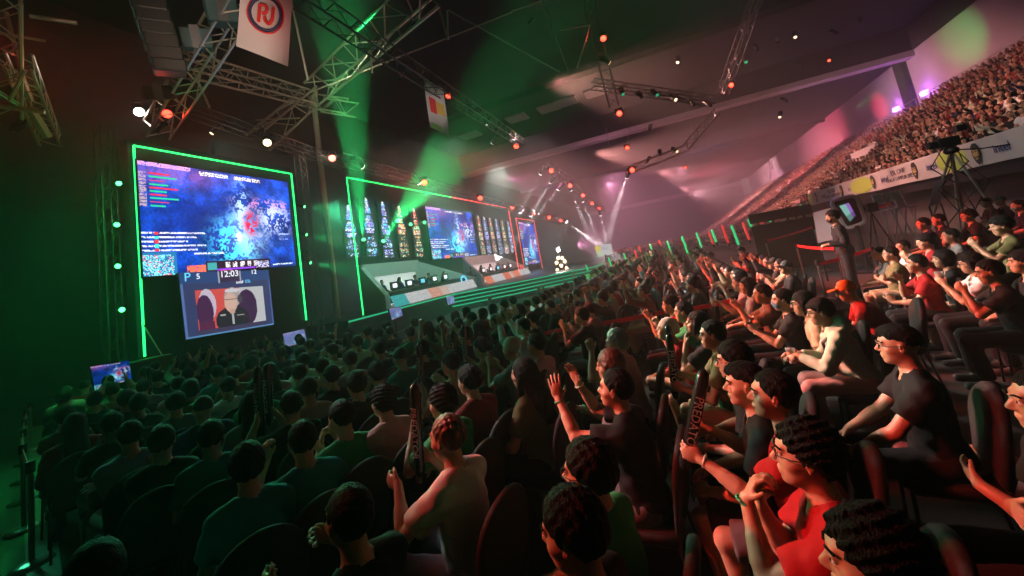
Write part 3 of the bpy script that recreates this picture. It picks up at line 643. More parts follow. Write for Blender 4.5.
hero(421, 350, -72, 'hands in lap', 'black', 'thick', 'person in black shirt with chest print beside the green cap', 'dark chair under the black shirt with chest print')
hero(251, 405, -60, 'hands in lap', 'grey', 'long', 'person with long dark hair in pale grey top at the dim left side', 'dark chair under the long dark hair in pale grey')
hero(162, 442, -58, 'hand at the chin', 'black', 'short', 'person in black shirt with reddish lit ear and hand at the chin, dim left', 'dark chair under the dim left hand-at-chin person')
hero(211, 437, -60, 'hands in lap', 'teal', 'short', 'person in dark shirt with teal rim light on both shoulders, dim left', 'dark chair under the teal rim-lit shoulders')  # teal shirt colour stands in for the rim light on dark cloth
hero(247, 466, -62, 'hands in lap', 'teal', 'thick', 'person with green-lit hair crown and teal collar near the lower left', 'dark chair under the green-lit hair crown')
# the standing steward by the white board
b_, r_ = hero(836, 216, -85, 'hands in lap', 'black', 'thick', 'standing person in black jacket and black face mask beside the white board', '', zb=.36, pos=(2.93, 9.25), stand=True, sleeve='long', mask=MASK_K, chair=False, lean=3, L=(-.18, .26, 1.12), R=(.2, .22, 1.08), curl=50, hpitch=-6)
print('heroes', time.time()-T0)

# ---- everyone else on the floor: seats in rows parallel to the stage
VAR = []
vr = random.Random(3)
vspec = [('hands in lap', 'short'), ('clapping', 'thick'), ('hands in lap', 'long'), ('holding a phone', 'fringe'), ('arms raised', 'short'), ('leaning forward', 'under'), ('hand at the chin', 'curly'), ('arms folded', 'short'),
         ('one fist raised', 'thick'), ('clapping', 'bob'), ('holding clap sticks', 'short'), ('hands in lap', 'cap'), ('hands in lap', 'thick'), ('clapping', 'short')]
HDESC = {'short': 'short black hair', 'thick': 'thick black hair', 'long': 'long hair', 'fringe': 'fringed hair', 'under': 'undercut hair', 'curly': 'curly hair', 'bob': 'bobbed hair', 'cap': 'dark cap'}
for i, (ps, hr) in enumerate(vspec):
    b = Body(**{**POSES[ps], 'hair': hr, 'hyaw': vr.uniform(-12, 12), 'hpitch': POSES[ps].get('hpitch', 0)+vr.uniform(-4, 6), 'girth': vr.choice((.95, 1, 1.05, 1.15)), 'sleeve': vr.choice(('short', 'short', 'long'))})
    VAR.append((ps, hr, b, person_parts(b, .0112, HAIR, SKIN_B if i % 3 == 0 else SKIN, glasses=i in (3, 6), face=True)))
FARM = {}
def far_mesh(i):
    if i not in FARM:
        V, Q, M_ = merged_mesh(VAR[i][2], .017, SKIN); FARM[i] = np_mesh('person_far', V, Q, [VAR[i][3][0][1].materials[0], HAIR if VAR[i][1] != 'cap' else CAPD, SHIRT, PANTS, SHOE], mi=M_)
    return FARM[i]
LITE = []
def seat_z(x, y):
    if x > 1.7 and y < 14: return 0.
    if y > 13 and x > -1.5: return .10+min(.35, (y-13)*.03)
    return 0.
cand = []
rowx = [.3-.83*i for i in range(16)]+[1.13+.83*i for i in range(11)]
for ri, X0 in enumerate(rowx):
    y = .55 if X0 < .5 else 2.6
    off = vr.uniform(0, .5)
    while y < 46:
        yy = y+off; x = X0-.004*max(0, yy-3)**1.5*(1 if X0 < 1.3 else .2)+vr.uniform(-.05, .05)
        y += .57+vr.uniform(-.03, .05)
        if x > 1.6 and yy < 3.6: continue
        if x < -12.1 or (x < -9.2 and yy > 23) or (x < -5.0+(30-yy)*.5 and yy > 24.5 and x < -5): continue
        if abs(yy-6.95-.22*x*0) < .45 and x > -3: continue                      # belt aisle
        if abs(yy-15.2) < .5: continue
        if x > 2.2 and yy < 14.: continue
        if x > 1.7 and yy < 8.6: continue
        if x > 1.45 and yy < 3.6: continue
        if x > 3.9 and yy < 8.3: continue
        if x > 4.2 and yy < 30: continue
        if x > 9.3 or (x > 4.3 and yy > 39): continue
        if math.hypot(x+.2, yy) < 1.15: continue
        z = seat_z(x, yy); px, py, d = proj((x, yy, z+1.2))
        if d < 9 and 505 < px < 740 and abs(py-8-(341-(px-515)*.185)) < 17: continue
        if py < np.interp(px, (60, 100, 200, 330, 450, 520, 600, 640), (384, 384, 353, 334, 316, 300, 270, 250)): continue
        if any(abs(x-a) < .50 and abs(yy-b_) < .44 for a, b_ in occupied): continue
        if .75 < x < 1.75 and yy < 7.4: continue
        if d < .8 or px < 62 or px > 1035 or py > 600 or py < 0: continue
        if px > 715 and py > 440 and not (px < 760): continue                  # the dark gap below the aisle seats
        cand.append((d, x, yy, z, px, py))
cand.sort()
print('candidates', len(cand))
N_PART, N_IND = 110, 300-len(PEOPLE)
SH = ['black']*9+['white', 'white', 'pink', 'grey', 'grey', 'navy', 'navy', 'teal', 'green', 'tan', 'dark red', 'red', 'brown', 'light blue', 'olive']
SHR = ['black']*6+['red', 'red', 'dark red', 'white', 'grey', 'teal', 'tan', 'pink', 'light blue', 'brown', 'grey']
recs = []
for k, (d, x, y, z, px, py) in enumerate(cand):
    v = vr.randrange(len(VAR)); ps, hr, b, parts = VAR[v]; az = -86+min(22, max(0, (-x-1)*3.2))+vr.uniform(-8, 8)
    if x > 1.5: az = -80+vr.uniform(-5, 5)
    cname = vr.choice(SHR if px > 560 else SH)
    if k < N_IND:
        pc = vr.choice(list(PCOL))
        if k < N_PART: o = assemble(parts, COLS[cname], PCOL[pc])
        else: o = bpy.data.objects.new('person', far_mesh(v)); C.objects.link(o); o.color = (*COLS[cname], 1)
        o.location = (x, y, z); o.rotation_euler = (0, 0, -az*D2R); tag(o, None, 'person', 'spectators on the arena floor')
        ch = place_chair(x, y, z, az, None, detailed=k < N_PART)
        zone = ('at the dim left side' if px < 180 else 'below the left screen' if px < 330 and py < 420 else 'at the lower left' if px < 400 and py >= 420 else 'before the stage front' if px < 560 and py < 345 else
                'in the middle block' if px < 560 else 'behind the red belt' if px < 720 and py < 330 else 'along the red-lit rows' if px < 800 else 'on the right platform')
        recs.append([(cname, ps, zone), px, py, hr, o, ch])
        if ps == 'holding clap sticks' and k < 60 and d > 2.6:
            G = b.hand_geo[1]; a = -az*D2R
            stick(to_world(b, (x, y, z), az, b.wr[1]+G['d']*.075+G['n']*.03), rotz(a)@G['th'], None)['px'] = 0
    else: LITE.append((v, x, y, z, az, cname))
# labels that single each one out: look, pose, where, then order from left to right within that look
ORD = ['leftmost', 'second', 'third', 'fourth', 'fifth', 'sixth', 'seventh', 'eighth', 'ninth', 'tenth', 'eleventh', 'twelfth', 'thirteenth', 'fourteenth', 'fifteenth', 'sixteenth', 'seventeenth', 'eighteenth', 'nineteenth', 'twentieth']+['%dst' % k if k % 10 == 1 else '%dnd' % k if k % 10 == 2 else '%drd' % k if k % 10 == 3 else '%dth' % k for k in range(21, 80)]
by = {}
for r in recs: by.setdefault(r[0], []).append(r)
for key, L in by.items():
    L.sort(key=lambda r: r[1]); c, ps, zone = key
    for i, r in enumerate(L):
        o_ = '' if len(L) == 1 else (', leftmost such' if i == 0 else ', %s such from left' % ORD[i])
        look = '%s shirt %s %s%s' % (c.replace(' ', '-'), ps, zone, o_)
        r[4]['label'] = 'person in '+look; r[5]['label'] = 'chair under '+look
sticks_ = [o for o in bpy.data.objects if o.name.startswith('clapping_stick') and o.get('label') is None]
for o in sticks_:
    near = min(recs, key=lambda r: (r[4].location-o.location).length); o['label'] = 'clapping stick of '+near[4]['label'].replace('person in ', '').replace('holding clap sticks ', '')
    del o['px']

# ---- the far floor crowd and the grandstand: past the 300 that show largest, one object each
for i in (0, 1, 2, 4, 6, 8, 12, 13):
    ps, hr, b, parts = VAR[i]; V, Q, M_ = merged_mesh(b, .060, SKIN, lite=True); LITE_V = (V.astype(np.float32), Q, M_); FARM['l%d' % i] = LITE_V
keys = [k for k in FARM if str(k).startswith('l')]
for i in (0, 1, 4):
    V, Q, M_ = merged_mesh(VAR[i][2], .095, SKIN, lite=True); FARM['t%d' % i] = (V.astype(np.float32), Q, M_)
tkeys = [k for k in FARM if str(k).startswith('t')]
SKINS = [(.62, .36, .24), (.48, .26, .16)]
cl_names = list(COLS); cl_m = [mat('far_shirt_'+c.replace(' ', '_'), COLS[c], .85) for c in cl_names]
FAR_MATS = [SKIN, HAIR, PANTS, SHOE]+cl_m
def mass(name, items, label, cat):
    Vs, Qs, Ms, off = [], [], [], 0
    for v, x, y, z, az, c in items:
        V, Q, M_ = FARM[keys[v % len(keys)] if y < 62 else tkeys[v % 3]]; R_ = rotz(-az*D2R).astype(np.float32)
        V = V@R_.T*vr.uniform(.95, 1.04)+np.array([x, y, z], dtype=np.float32); mi = np.select([M_ == 0, M_ == 1, M_ == 2, M_ == 3], [0, 1, 4+cl_names.index(c), 2], 3)
        Vs.append(V); Qs.append(Q+off); Ms.append(mi); off += len(V)
    o = bpy.data.objects.new(name, np_mesh(name, np.concatenate(Vs), np.concatenate(Qs), FAR_MATS, mi=np.concatenate(Ms))); C.objects.link(o)
    print(name, len(items), off); return tag(o, label, cat, kind='stuff')
for X0 in [-7+.9*i for i in range(13)]:
    y = 46.3
    while y < 90:
        y += .8+vr.uniform(-.1, .1)
        LITE.append((vr.randrange(8), X0+vr.uniform(-.1, .1), y, .45, -86, vr.choice(SHR)))
mass('far_floor_crowd', LITE, 'dense seated crowd on the far arena floor reaching back to the rear wall', 'crowd')
GS = []
WYS = [atx(897, 109, 23.7)[1], atx(925, 93, 23.7)[1]]
SX0, SZ0, RUN, RISE, NR = 11.3, 2.75, .74, .425, 17
for r in range(NR):
    y = 13.; 
    while y < 138:
        y += (.55 if y < 62 else .95)+vr.uniform(-.04, .05); x = SX0+.35+r*RUN; z = SZ0+r*RISE
        if vr.random() < .05 or (abs((y % 13)-6) < .45): continue
        if 38 < y < 43 and 4 < r < 8: continue
        px, py, d = proj((x, y, z+1.2))
        if px > 1045 or py < -20 or (r >= NR-2 and (abs(y-49.3) < 1.3 or min(abs(y-WYS[0]), abs(y-WYS[1])) < 1.)): continue
        GS.append((vr.randrange(8), x+vr.uniform(-.06, .06), y, z, -88+vr.uniform(-25, 15), vr.choice(['black', 'black', 'black', 'red', 'dark red', 'white', 'tan', 'black', 'brown', 'black', 'navy', 'black', 'dark red', 'cream'])))
for r in range(1, 9):
    y = 40.5+.3*r
    while y < 120:
        y += (.55 if y < 62 else 1.)+vr.uniform(-.04, .05); x = SX0+.35-r*RUN; z = max(.25, SZ0-r*RISE*.72)
        if abs((y % 13)-6) < .45: continue
        GS.append((vr.randrange(8), x+vr.uniform(-.06, .06), y, z, -88+vr.uniform(-25, 15), vr.choice(['black', 'black', 'red', 'white', 'tan', 'grey', 'pink', 'cream'])))
mass('grandstand_crowd', GS, 'packed rows of spectators on the raked grandstand above the banner', 'crowd')
seats = MB()
for v, x, y, z, az, c in LITE: seats.box((x+.16, y-.2, z+.4), (x+.24, y+.2, z+.95)).box((x-.22, y-.2, z+.40), (x+.2, y+.2, z+.46))
seats.build('far_chair_rows', CHAIRF, label='rows of dark chairs under the far floor crowd', cat='chairs', kind='stuff')
print('crowd', time.time()-T0)
# ================================================================== the hall
def struct(mb, name, m, **kw):
    o = mb.build(name, m, kind='structure', **kw); return o
M_FLOOR = mat('floor_carpet', (.045, .04, .042), .7, var=.35, bscale=6, bump=.15)
M_WALK = mat('walkway_vinyl', (.22, .23, .22), .45, var=.3, bscale=8)
M_DARKW = mat('dark_wall', (.03, .028, .03), .8, var=.3, bscale=2)
M_CEIL = mat('ceiling_dark', (.022, .022, .024), .85, var=.3, bscale=2)
M_LILAC = mat('pale_wall_paint', (.52, .46, .52), .7, var=.08, bscale=1.5)
M_BEAM = mat('pale_beam', (.55, .48, .48), .6)
M_CONC = mat('stand_concrete', (.10, .09, .09), .8, var=.2, bscale=5)
M_DECK = mat('stage_deck', (.035, .05, .05), .35)
M_BLACK = mat('stage_black', (.012, .014, .016), .6)
M_NAVY = mat('backdrop_cloth', (.018, .03, .045), .7, var=.3, bscale=3)
M_GREYP = mat('booth_laminate', (.62, .64, .63), .4)
LG = mat('led_green', (0, .2, .1), .4, emit=2.6, ecol=(.02, 1, .17)); LR = mat('led_red', (.2, .02, .02), .4, emit=3, ecol=(1, .05, .05))
LG2 = mat('led_green_soft', (0, .2, .1), .4, emit=.55, ecol=(.03, .9, .38)); LW = mat('lens_white', (.8, .8, .8), .2, emit=12, ecol=(1, .93, .85)); LGN = mat('lens_green', (.2, .8, .4), .2, emit=3, ecol=(.12, 1, .3))
LRD = mat('lens_red', (.8, .2, .1), .2, emit=7, ecol=(1, .04, .02)); LPU = mat('lens_purple', (.4, .2, .8), .2, emit=16, ecol=(.45, .12, 1)); LWA = mat('lens_warm', (.8, .7, .5), .2, emit=3, ecol=(1, .70, .40))
M_SPK = mat('speaker_cloth', (.03, .10, .11), .5)

struct(MB().box((-24, -4, -.1), (25, 140, 0)), 'floor', M_FLOOR)
struct(MB().prism([(-4, 17.6), (47, 17.6), (47.3, 15.35), (140.3, 15.35), (140.3, 15.65), (47.6, 17.9), (-4, 17.9)], -24, 25, axis='x'), 'ceiling', M_CEIL)
struct(MB().box((-24, 140, 0), (25, 140.3, 15.4)), 'wall_back', mat('rear_wall', (.16, .11, .14), .8, var=.15, bscale=1))
struct(MB().box((-24.3, -4, 0), (-24, 140, 17.9)), 'wall_left', M_DARKW)
struct(MB().box((24, -4, 0), (24.3, 140, 15.3)), 'wall_right', M_LILAC)
struct(MB().box((24, -4, 15.3), (25, 140, 17.9)), 'wall_right_upper', M_CEIL)
struct(MB().box((-24, -4.3, 0), (25, -4, 17.9)), 'wall_front', M_DARKW)
struct(MB().box((-24, 47, 14.75), (24, 48.2, 15.3)), 'beam_1', M_BEAM)
struct(MB().box((-24, 138, 14.3), (24, 139, 15.34)), 'beam_2', M_BEAM)
struct(MB().box((23.55, 48.6, 9.5), (24, 50.0, 15.3)), 'column_1', M_DARKW)
struct(MB().prism([(*atz(20, 430, 0)[:2],), (*atz(46, 425, 0)[:2],), (*atz(62, 576, 0)[:2],), (*atz(66, 640, 0)[:2],), (*atz(20, 640, 0)[:2],), (*atz(26, 576, 0)[:2],)], 0, .012), 'floor_walkway', M_WALK)
# roof panels between the beams, pale slots seen through the trusswork
for i, (px, py, w) in enumerate([(517, 118, 9), (549, 108, 9), (566, 102, 7), (596, 92, 14), (470, 135, 10)]):
    P = atz(px, py, 17.5); struct(MB().box((P[0]-1.1, P[1]-1.0, 17.4), (P[0]+1.1, P[1]+1.0, 17.6)), 'ceiling_panel_%d' % (i+1), M_BEAM)
for yy in (34., 70.):
    struct(MB().box((-24, yy, 17.1 if yy < 47 else 14.9), (24, yy+.4, 17.6 if yy < 47 else 15.35)), 'beam_%d' % (3 if yy < 47 else 4), M_CEIL)
# grandstand
gs = MB(); prof = []
for r in range(NR): prof += [(SX0+r*RUN, SZ0+r*RISE-(RISE if r else .0)), (SX0+r*RUN, SZ0+r*RISE)]
prof += [(24, SZ0+(NR-1)*RISE), (24, 0), (SX0+1.5, 0), (SX0+1.5, SZ0-.3), (SX0, SZ0-.3)]
gs.prism(prof, 12.5, 139.9, axis='y'); lw = [(SX0, 0), (SX0, SZ0)]
for r in range(1, 9): lw += [(SX0-(r-1)*RUN, max(.25, SZ0-r*RISE*.72)), (SX0-r*RUN, max(.25, SZ0-r*RISE*.72))]
gs.prism(lw+[(SX0-8*RUN, 0)], 40.4, 139.8, axis='y'); struct(gs, 'grandstand_slab', M_CONC)
struct(MB().box((SX0-.1, 12.5, 2.3), (SX0+.02, 40.3, 2.78)), 'trim_1', M_BLACK)
struct(MB().box((3.75, 7.3, 0), (8.5, 12., .15)).box((3.65, 4.6, 0), (8.5, 7.9, .33)).box((4.7, 7.9, 0), (8.5, 15, .33)), 'floor_riser', M_DARKW)
struct(MB().box((2.1, 9.05, 0), (3.1, 10.4, .30)).box((2.1, 10.4, 0), (10.8, 19., .30)), 'floor_platform', M_CONC)

# ------------------------------------------------------------------ pictures as fine emissive mosaics
def picture_mesh(name, TL, TR, BR, BL, img, m):
    h, w, _ = img.shape; TL, TR, BR, BL = [np.array(p, float) for p in (TL, TR, BR, BL)]
    u = np.linspace(0, 1, w+1)[None, :, None]; v = np.linspace(0, 1, h+1)[:, None, None]
    V = ((TL*(1-u)+TR*u)*(1-v)+(BL*(1-u)+BR*u)*v).reshape(-1, 3); i = np.arange(h)[:, None]*(w+1)+np.arange(w)[None, :]
    Q = np.stack([i, i+w+1, i+w+2, i+1], -1).reshape(-1, 4); me = np_mesh(name, V, Q, m, smooth=False)
    a = me.color_attributes.new('picture', 'FLOAT_COLOR', 'CORNER'); c = np.ones((h*w, 4, 4), dtype=np.float32); c[:, :, :3] = img.reshape(-1, 1, 3)
    a.data.foreach_set('color', c.ravel()); return me
def picture(name, corners, img, m, parent=None, **kw):
    o = bpy.data.objects.new(name, picture_mesh(name, *corners, img, m)); C.objects.link(o); o.parent = parent; return tag(o, **kw)
def noise(h, w, cell, r):
    a = r.random((h//cell+3, w//cell+3)); y = np.arange(h)/cell; x = np.arange(w)/cell; yi, xi = y.astype(int), x.astype(int); fy, fx = (y-yi)[:, None], (x-xi)[None, :]
    return (a[yi][:, xi]*(1-fy)+a[yi+1][:, xi]*fy)*(1-fx)+(a[yi][:, xi+1]*(1-fy)+a[yi+1][:, xi+1]*fy)*fx
def game_view(w, h, seed=1, small=False):
    r = np.random.default_rng(seed); n = .5*noise(h, w, max(2, h//6), r)+.3*noise(h, w, max(2, h//14), r)+.2*noise(h, w, 2, r)
    y, x = np.mgrid[0:h, 0:w]; u, v = x/w, y/h; I = np.zeros((h, w, 3)); I[...] = np.stack([.005+.04*n**3, .03+.30*n**2.6, .14+.95*n**1.9], -1)*(.75+.5*noise(h, w, 2, r)[..., None])
    def blend(msk, col, a=1.): I[...] = I*(1-(msk*a)[..., None])+np.array(col)*(msk*a)[..., None]
    n2 = .5*noise(h, w, max(2, h//18), r)+.5*noise(h, w, 2, r); g = lambda cx, cy, s, s2=None: np.exp(-((u-cx)/s)**2-((v-cy)/(s2 or s))**2)
    blend(g(.33, .55, .22, .25), (.01, .05, .30), .6); blend(np.clip(g(.22, .08, .25, .10)*n2*2.2, 0, 1), (.6, .25, .6), .45); blend(np.clip(g(.80, .30, .20, .05)*(n2 > .5)*1.5, 0, 1), (.75, .25, .5), .8)
    blend(np.clip(g(.85, .45, .13, .16)*(n2 > .5)*1.3, 0, 1), (.6, .65, .8)); blend(np.clip(g(.62, .62, .14, .22)*n2*1.7, 0, 1), (.55, .70, .95)); blend(np.clip(g(.53, .72, .13, .20)*(n2 > .46)*1.3, 0, 1), (.15, .85, .95)); blend(np.clip(g(.60, .45, .05, .35)*(n2 > .5)*1.2, 0, 1), (.55, .75, 1))
    blend(np.clip(g(.66, .52, .05, .12)*(n2 > .45)*1.6, 0, 1), (.65, .05, .15)); blend(np.clip(g(.56, .66, .02, .05)*(n2 > .4)*1.2, 0, 1), (.9, 1, 1))
    rnd = r.random((h, w))
    def band(u0, u1, v0, v1, col, p=1., a=1.): blend(((u >= u0) & (u < u1) & (v >= v0) & (v < v1) & (rnd < p)).astype(float), col, a)
    band(0, .28, 0, .035, (.75, .45, .7), .8); band(.33, .52, .02, .06, (.9, .9, .85), .55); band(.56, .76, .02, .06, (.95, .85, .7), .55)
    if h > 40:
        for k in range(10):
            v0 = .085+.032*k; band(.0, .035, v0, v0+.026, (.5, .4, .45), .8); band(.05, .05+.11+.04*math.sin(k*2), v0+.006, v0+.020, (.75, .06, .10) if k % 2 == 0 else (.05, .6, .35))
        for k in range(5): v0 = .62+.038*k; band(0, .34-.05*(k % 3), v0, v0+.013, (.75, .75, .8), .75); band(.06, .08, v0-.004, v0+.02, (.1, .8, .6) if k % 2 else (.8, .1, .1))
        band(.27, .45, .815, .825, (.8, .8, .8), .7)
    band(0, .17, .80 if h > 40 else .78, 1, (.05, .25, .45)); mm = (u < .155) & (v > .82) & (rnd > .55); blend(mm.astype(float), (.35, .85, .9)); mm = (u < .155) & (v > .82) & (rnd > .88); blend(mm.astype(float), (.9, .3, .3))
    band(.22, .34, .93, 1, (.85, .25, .12), .8); band(.33, .78, .90, 1., (.06, .02, .06)); band(.34, .40, .91, .98, (.1, .4, .4))
    for k in range(5): band(.455+.05*k, .485+.05*k, .915, .965, (.75, .7, .7), .75)
    band(.40, .66, .975, .992, (.35, .1, .75)); band(.42, .5, .985, 1, (.8, .2, .3), .7); band(.67, .77, .92, .99, (.6, .6, .8), .5)
    if h > 40: band(.80, .97, .955, .975, (.7, .8, .9), .6); band(.86, .97, .62, .632, (.5, .6, .9), .7); band(.86, .95, .68, .692, (.5, .6, .9), .7)
    return np.clip(I, 0, 1)**1.45
SCRM = attr_mat('screen_picture', 1.9); SCRD = attr_mat('screen_picture_dim', .8); SCRB = attr_mat('led_column_picture', 1.7)
def text_obj(body, size, name, m, M4, parent=None, ext=.002, align='CENTER', **kw):
    t = bpy.data.curves.new(name, 'FONT'); t.body = body; t.size = size; t.align_x = align; t.align_y = 'CENTER'; t.extrude = ext
    o = bpy.data.objects.new(name, t); C.objects.link(o); dg = bpy.context.evaluated_depsgraph_get(); me = bpy.data.meshes.new_from_object(o.evaluated_get(dg)); bpy.data.objects.remove(o); me.materials.clear(); me.materials.append(m)
    for p in me.polygons: p.material_index = 0
    o = bpy.data.objects.new(name, me); C.objects.link(o); o.parent = parent; o.matrix_local = M4; return tag(o, **kw)
def face_plus_x(x, y, z, s=1): return Matrix(((0, 0, 1, x), (1, 0, 0, y), (0, 1, 0, z), (0, 0, 0, 1)))     # reads from +X: text runs along +Y
def face_minus_x(x, y, z): return Matrix(((0, 0, -1, x), (-1, 0, 0, y), (0, 1, 0, z), (0, 0, 0, 1)))

TW = mat('screen_text_white', (.8, .8, .85), .5, emit=1.4, ecol=(.9, .9, 1)); TC = mat('screen_text_cyan', (.1, .6, .9), .5, emit=1.2, ecol=(.15, .65, 1)); TR_ = mat('screen_text_red', (.8, .1, .1), .5, emit=1.2, ecol=(1, .1, .1))
# ---- stage, left screen wall
XS = -13.
stg = MB(); stg.prism([(-21, 12.6), (-12.4, 12.6), (-12.4, 20.6), (-9.4, 23.4), (-5.4, 28.8), (-5.4, 33), (-9, 40), (-12.4, 52), (-21, 52)], 0, 1.05)
struct(stg, 'stage_slab', M_DECK)
ap = [(-12.4, 12.6), (-12.4, 20.6), (-9.4, 23.4), (-5.4, 28.8), (-5.4, 33)]
for k, zz in enumerate((1.0, .78, .56, .34)):
    mb = MB()
    for (a, b) in zip(ap[:-1], ap[1:]):
        if k and b[1] < 21: continue
        d = np.array([b[0]-a[0], b[1]-a[1]]); n = np.array([d[1], -d[0]])/np.linalg.norm(d)*.03
        mb.prism([(a[0], a[1]), (b[0], b[1]), (b[0]+n[0], b[1]+n[1]), (a[0]+n[0], a[1]+n[1])], zz-.03, zz+.03)
    mb.build('led_strip', LG2, label=['green glowing strip along the top edge of the stage', 'green glowing strip on the stage apron, second from the top', 'green glowing strip on the stage apron, third from the top', 'green glowing strip on the stage apron, lowest'][k], cat='light strip', group='green strips on the stage front')
struct(MB().box((-17.2, 11, 0), (-17, 52, 9.5)).box((-17.2, 11.35, 0), (-13.6, 11.5, 7.4)), 'wall_stage_back', M_NAVY)
struct(MB().box((-13.5, 6.2, 0), (-13.12, 11.3, 7.3)), 'wall_screen_left', M_NAVY)
def frame(y0, y1, z0, z1, x, label, red_from=None, bl=True):
    root = empty('light_border', (x, (y0+y1)/2, z0), 0, label, 'light frame', 'glowing frames around the screens')
    def seg(a, b, m, n): o = MB().cyl(a, b, .028, n=8).build(n, m, root); o.location = (-x, -(y0+y1)/2, -z0)
    seg((x, y0, z0 if bl else z0), (x, y0, z1), LG if red_from is None or red_from > y0 else LR, 'light_tube')
    if red_from is None: seg((x, y0, z1), (x, y1, z1-.05), LG, 'light_tube')
    elif red_from <= y0: seg((x, y0, z1), (x, y1, z1-.05), LR, 'light_tube')
    else: seg((x, y0, z1), (x, red_from, z1-.02), LG, 'light_tube'); seg((x, red_from, z1-.02), (x, y1, z1-.05), LR, 'light_tube')
    seg((x, y1, z1-.05), (x, y1, z0), LG if red_from is None else LR, 'light_tube'); return root
frame(6.28, 11.2, 1.4, 7.08, XS, 'green glowing frame around the big left screen')
frame(13.95, 33.3, 1.08, 7.25, XS+.15, 'long glowing frame over the stage, green turning red', red_from=23.2)
frame(35.2*16.2/13, 40.6*16.2/13, .9, 7.45, -16.2, 'red glowing frame around the far narrow screen', red_from=0)
def ledscreen(name, x, y0, y1, z0, z1, img, label, dy=0, m=None, gz=0):
    root = empty(name, (x, (y0+y1)/2, z0), 0, label, 'screen', 'screens on the stage wall'); L = np.array([x, (y0+y1)/2, z0])
    MB().box((-.10, y0-L[1]-.05, -.05), (-.01, y1-L[1]+.05, z1-z0+.05)).build('screen_housing', M_BLACK, root)
    c = [np.array(p)-L for p in ((x+.005, y0, z1), (x+.005, y1, z1-gz), (x+.005, y1, z0-gz*0), (x+.005, y0, z0))]
    picture('display', c, img, m or SCRM, root); return root
s1 = ledscreen('screen', XS+.04, 6.32, 10.95, 3.45, 6.66, game_view(192, 130, 4), 'big left screen showing a bluish battle game view with health bars')
# lower picture-in-picture panel
pw, ph = 120, 84; I = np.zeros((ph, pw, 3)); I[...] = (.045, .06, .17); yy, xx = np.mgrid[0:ph, 0:pw]; uu, vv = xx/pw, yy/ph
def R_(u0, u1, v0, v1, c): I[(uu >= u0) & (uu < u1) & (vv >= v0) & (vv < v1)] = c
def El(cx, cy, a, b, c, cond=True): I[(((uu-cx)/a)**2+((vv-cy)/b)**2 < 1) & cond] = c
R_(0, .02, 0, 1, (.12, .2, .5)); R_(.98, 1, 0, 1, (.10, .16, .45)); R_(0, 1, .97, 1, (.12, .3, .6)); R_(0, 1, 0, .17, (.03, .08, .25)); R_(.38, .40, 0, .18, (.5, .5, .6)); R_(.62, .64, 0, .18, (.5, .5, .6)); R_(.40, .62, 0, .17, (.05, .03, .08))
R_(.13, .90, .28, .90, (.80, .10, .09)); R_(.60, .90, .28, .90, (.62, .64, .66))
El(.24, .52, .09, .25, (.7, .6, .75)); El(.21, .62, .085, .26, (.08, .02, .09)); R_(.14, .30, .78, .90, (.12, .02, .08)); El(.68, .62, .12, .30, (.06, .02, .08)); 
El(.50, .80, .19, .22, (.025, .025, .035), vv < .90); R_(.13, .90, .90, .97, (.06, .05, .12)); El(.515, .44, .092, .17, (.50, .42, .40)); El(.49, .52, .072, .16, (.80, .52, .42)); El(.52, .32, .085, .035, (.75, .75, .8)); El(.60, .47, .03, .07, (.08, .08, .10)); R_(.42, .58, .46, .475, (.15, .1, .1)); R_(.47, .53, .62, .70, (.7, .42, .33)); R_(.49, .51, .70, .88, (.5, .5, .55)); R_(.36, .42, .70, .72, (.5, .5, .5)); R_(.55, .63, .73, .75, (.5, .5, .5))
PIPc = [atx(px, py, XS+.25) for px, py in ((178.5, 272.5), (268.5, 270), (274, 324.5), (186, 339.5))]
r_ = empty('screen', tuple(PIPc[3]), 0, 'lower panel screen with score bar and a headset player in black jacket', 'screen', 'screens on the stage wall')
L = PIPc[3]; picture('display', [p-L for p in PIPc], I, SCRD, r_); back = MB(); bq = [p-L-np.array([.03, 0, 0]) for p in PIPc]; back.add([*bq, *[q-np.array([.08, 0, 0]) for q in bq]], [(0, 1, 2, 3), (7, 6, 5, 4), (0, 4, 5, 1), (1, 5, 6, 2), (2, 6, 7, 3), (3, 7, 4, 0)]); back.build('screen_housing', M_BLACK, r_)
cx_, cy_ = .52, PIPc[0][1]-L[1]; zt = PIPc[0][2]-L[2]; W_ = PIPc[1][1]-PIPc[0][1]
for bd, fy, sz, mm in (('12:03', .51, .26, TW), ('5', .18, .22, TW), ('12', .80, .20, TW), ('P', .075, .34, TC), ('intel', .62, .13, TW), ('ESL', .72, .13, TC)):
    text_obj(bd, sz, 'lettering', mm, face_plus_x(.015, cy_+W_*fy, zt-(.16 if sz > .15 else .44), 1), r_, ext=.001)
